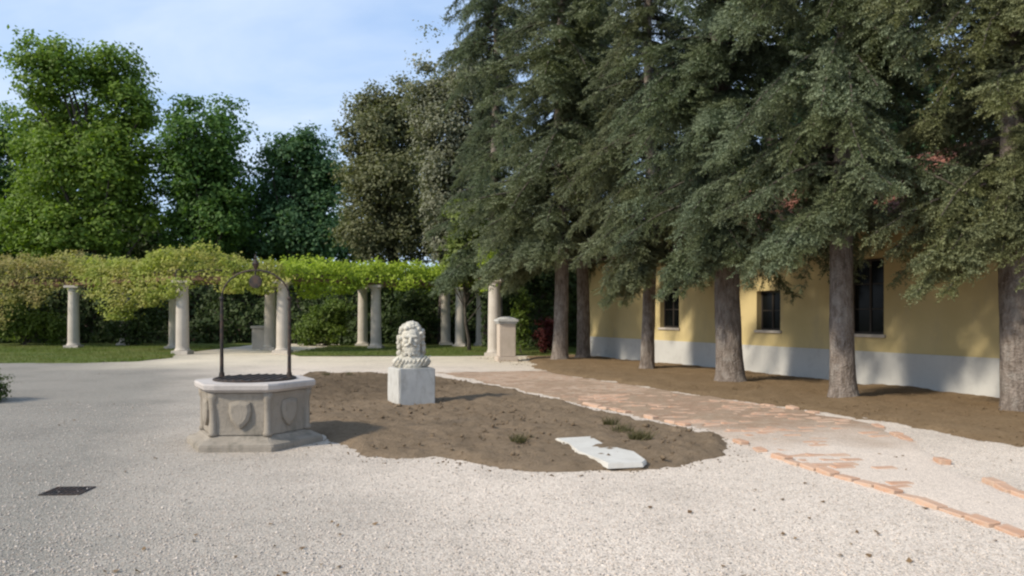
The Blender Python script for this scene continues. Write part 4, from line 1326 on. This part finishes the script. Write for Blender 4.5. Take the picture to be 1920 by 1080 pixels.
add_tube(bm, [(mx, 0, 2.22), (mx, 0, 2.08)], 0.012, 6)
link("pulley", bm_mesh("pulley", bm), MAT['iron'], hoop)

# ------------------------------------------------------------------ plinth and bust
PX, PY = -1.84, 13.5
plinth = empty("bust_plinth", (PX, PY, 0), R(27))
tag(plinth, "plain white stone block standing in the bare bed under the bust", "plinth")
bm = bmesh.new()
add_box(bm, -0.34, 0.34, -0.34, 0.34, -0.04, 0.69, 0.018)
bmesh.ops.subdivide_edges(bm, edges=bm.edges, cuts=2)
for v in bm.verts:
    v.co += Vector((random.uniform(-1, 1), random.uniform(-1, 1), random.uniform(-1, 1))) * 0.004
link("block", bm_mesh("block", bm), MAT['white_stone'], plinth)

def ell(bm, c, r, rot=None, sub=3):
    q = bmesh.ops.create_icosphere(bm, subdivisions=sub, radius=1.0)
    m = Matrix.Translation(c) @ (rot.to_matrix().to_4x4() if rot else Matrix.Identity(4)) @ Matrix.Diagonal((*r, 1))
    bmesh.ops.transform(bm, verts=q['verts'], matrix=m)
bm = bmesh.new()
from mathutils import Euler
# shoulders and chest cut to a rounded herm, neck, skull (local -Y is the front)
ell(bm, (0, 0.02, 0.10), (0.37, 0.20, 0.155))
ell(bm, (0, -0.05, 0.12), (0.27, 0.19, 0.17))
add_lathe(bm, [(0.24, 0.0), (0.25, 0.05), (0.2, 0.12)], 20)
add_tube(bm, [(0, 0.03, 0.1), (0, 0.02, 0.2), (0, 0.0, 0.33)], [0.2, 0.155, 0.15], 16)
ell(bm, (0, 0.03, 0.56), (0.215, 0.235, 0.245))           # skull
ell(bm, (0, -0.07, 0.46), (0.17, 0.15, 0.20))             # face
ell(bm, (0, -0.205, 0.565), (0.135, 0.035, 0.035))        # brow
ell(bm, (0, -0.235, 0.49), (0.034, 0.05, 0.075), Euler((R(-18), 0, 0)))   # nose
ell(bm, (0, -0.25, 0.455), (0.048, 0.035, 0.028))
for s in (-1, 1):
    ell(bm, (s * 0.085, -0.19, 0.475), (0.055, 0.045, 0.05))   # cheeks
    ell(bm, (s * 0.075, -0.195, 0.533), (0.034, 0.022, 0.022)) # eyes
    ell(bm, (s * 0.20, 0.02, 0.50), (0.035, 0.055, 0.075))     # ears
    ell(bm, (s * 0.058, -0.222, 0.418), (0.06, 0.036, 0.026), Euler((0, R(s * 18), 0)))  # moustache
ell(bm, (0, -0.215, 0.392), (0.05, 0.03, 0.018))
ell(bm, (0, -0.14, 0.33), (0.135, 0.105, 0.115))          # beard
rb = random.Random(4)
for k in range(46):                                        # curls of the beard
    a = rb.uniform(-1.25, 1.25)
    z = rb.uniform(0.22, 0.42)
    rr = 0.15 + 0.02 * rb.random()
    ell(bm, (math.sin(a) * rr * 0.98, -0.10 - math.cos(a) * 0.115, z), (0.033, 0.03, 0.036), None, 2)
for k in range(150):                                       # curls of the hair, over the top, sides and back
    a = rb.uniform(0, 2 * math.pi)
    e = rb.uniform(-0.35, 1.5)
    d = Vector((math.cos(a) * math.cos(e), math.sin(a) * math.cos(e), math.sin(e)))
    if d.y < -0.55 and e < 0.62:
        continue
    s = rb.uniform(0.035, 0.055)
    ell(bm, (d.x * 0.225, 0.035 + d.y * 0.235, 0.57 + d.z * 0.235), (s, s, s * 0.9), None, 2)
for k in range(34):                                        # locks falling beside the neck
    s = rb.choice((-1, 1))
    ell(bm, (s * rb.uniform(0.17, 0.235), rb.uniform(-0.03, 0.14), rb.uniform(0.26, 0.52)), (0.045, 0.05, 0.055), None, 2)
for k in range(9):                                         # folds of the mantle
    s = -0.28 + k * 0.07
    add_tube(bm, [(s - 0.06, -0.16 - 0.05 * math.cos(s * 4), 0.04), (s, -0.185 - 0.05 * math.cos(s * 4), 0.13), (s + 0.08, -0.10, 0.22)], [0.014, 0.02, 0.012], 6)
bust = link("stone_bust", bm_mesh("stone_bust", bm), MAT['bust_stone'], None, (PX, PY, 0.688), R(6))
bust.scale = (0.97, 1.0, 1.0)
tag(bust, "weathered pale stone bust of a bearded curly-haired head on the white block", "bust")
rm_ = bust.modifiers.new("remesh", 'REMESH'); rm_.mode = 'VOXEL'; rm_.voxel_size = 0.0068; rm_.use_smooth_shade = True
sm_ = bust.modifiers.new("smooth", 'SMOOTH'); sm_.factor = 0.5; sm_.iterations = 2
ntex = bpy.data.textures.new("wear", 'CLOUDS'); ntex.noise_scale = 0.07
dm_ = bust.modifiers.new("wear", 'DISPLACE'); dm_.texture = ntex; dm_.strength = 0.016; dm_.mid_level = 0.5; dm_.texture_coords = 'LOCAL'

# ------------------------------------------------------------------ white slab lying in the bed, weeds beside it, drain grate
def at_z(px, py, z):
    y = FPX * (EYE - z) / (py - HOR)
    return ((px - 960.0) / FPX * y, y)
sl = [at_z(*p, 0.075) for p in ((1040, 824), (1108, 819), (1128, 832), (1165, 842), (1190, 846), (1213, 862), (1206, 868), (1140, 871), (1118, 860), (1084, 849), (1068, 834))]
cx, cy = sum(p[0] for p in sl) / len(sl), sum(p[1] for p in sl) / len(sl)
bm = bmesh.new()
lo = [bm.verts.new((x - cx, y - cy, 0.03)) for x, y in sl]
hi = [bm.verts.new(((x - cx) * 0.985, (y - cy) * 0.985, 0.085 + 0.01 * math.sin(3 * x))) for x, y in sl]
for k in range(len(sl)):
    bm.faces.new((lo[k], lo[(k + 1) % len(sl)], hi[(k + 1) % len(sl)], hi[k]))
bm.faces.new(lo[::-1]); ft = bm.faces.new(hi)
bmesh.ops.bevel(bm, geom=list(ft.edges), offset=0.01, segments=2, affect='EDGES')
o = link("stone_slab", bm_mesh("stone_slab", bm), MAT['slab_stone'], None, (cx, cy, 0))
tag(o, "broken white stone slab lying flat in the near end of the bed", "slab")

def weed(px, py, r, n, label):
    x, y = at(px, py)
    a, rr = RNG.uniform(0, 6.28, n), r * np.sqrt(RNG.random(n))
    h = RNG.uniform(0.05, 0.15, n)
    b = blades("weed_tuft", rr * np.cos(a), rr * np.sin(a), np.full(n, 0.05), h, MAT['weed'], 0.6, 0.008)
    b.location = (x, y, 0)
    tag(b, label, "weed", "weeds in the bare bed")
MAT['weed'] = leaf_mat("dry weeds", (0.07, 0.065, 0.03), (0.14, 0.125, 0.06), 0.3, 1.0)
weed(1165, 817, 0.16, 160, "dry weed tuft behind the middle of the white slab")
weed(1200, 830, 0.15, 160, "dry weed tuft beside the near right part of the white slab")
weed(972, 836, 0.11, 110, "small lone weed tuft left of the white slab")
weed(1145, 803, 0.10, 90, "dry weed tuft farthest behind the white slab")
for px_, lab in ((655, "thin weed sprig on the bed's far edge left of the bust, nearer to the bust"), (612, "thin weed sprig on the bed's far edge nearer to the well")):
    weed(px_, 707, 0.10, 40, lab)

gx_, gy_ = at(127, 921.5)
gr = empty("drain_grate", (gx_, gy_, 0), R(3))
tag(gr, "small dark iron drain grate set in the gravel", "grate")
bm = bmesh.new()
add_box(bm, -0.18, 0.18, -0.155, -0.13, -0.02, 0.012); add_box(bm, -0.18, 0.18, 0.13, 0.155, -0.02, 0.012)
add_box(bm, -0.18, -0.155, -0.13, 0.13, -0.02, 0.011); add_box(bm, 0.155, 0.18, -0.13, 0.13, -0.02, 0.011)
link("frame", bm_mesh("frame", bm), MAT['iron'], gr)
bm = bmesh.new(); add_box(bm, -0.155, 0.155, -0.13, 0.13, -0.03, 0.002); link("pit", bm_mesh("pit", bm), MAT['dark'], gr)
for k in range(7):
    x = -0.126 + k * 0.042
    bm = bmesh.new(); add_box(bm, x - 0.011, x + 0.011, -0.13, 0.13, 0.0025, 0.009)
    link("bar", bm_mesh("bar", bm), MAT['iron'], gr)
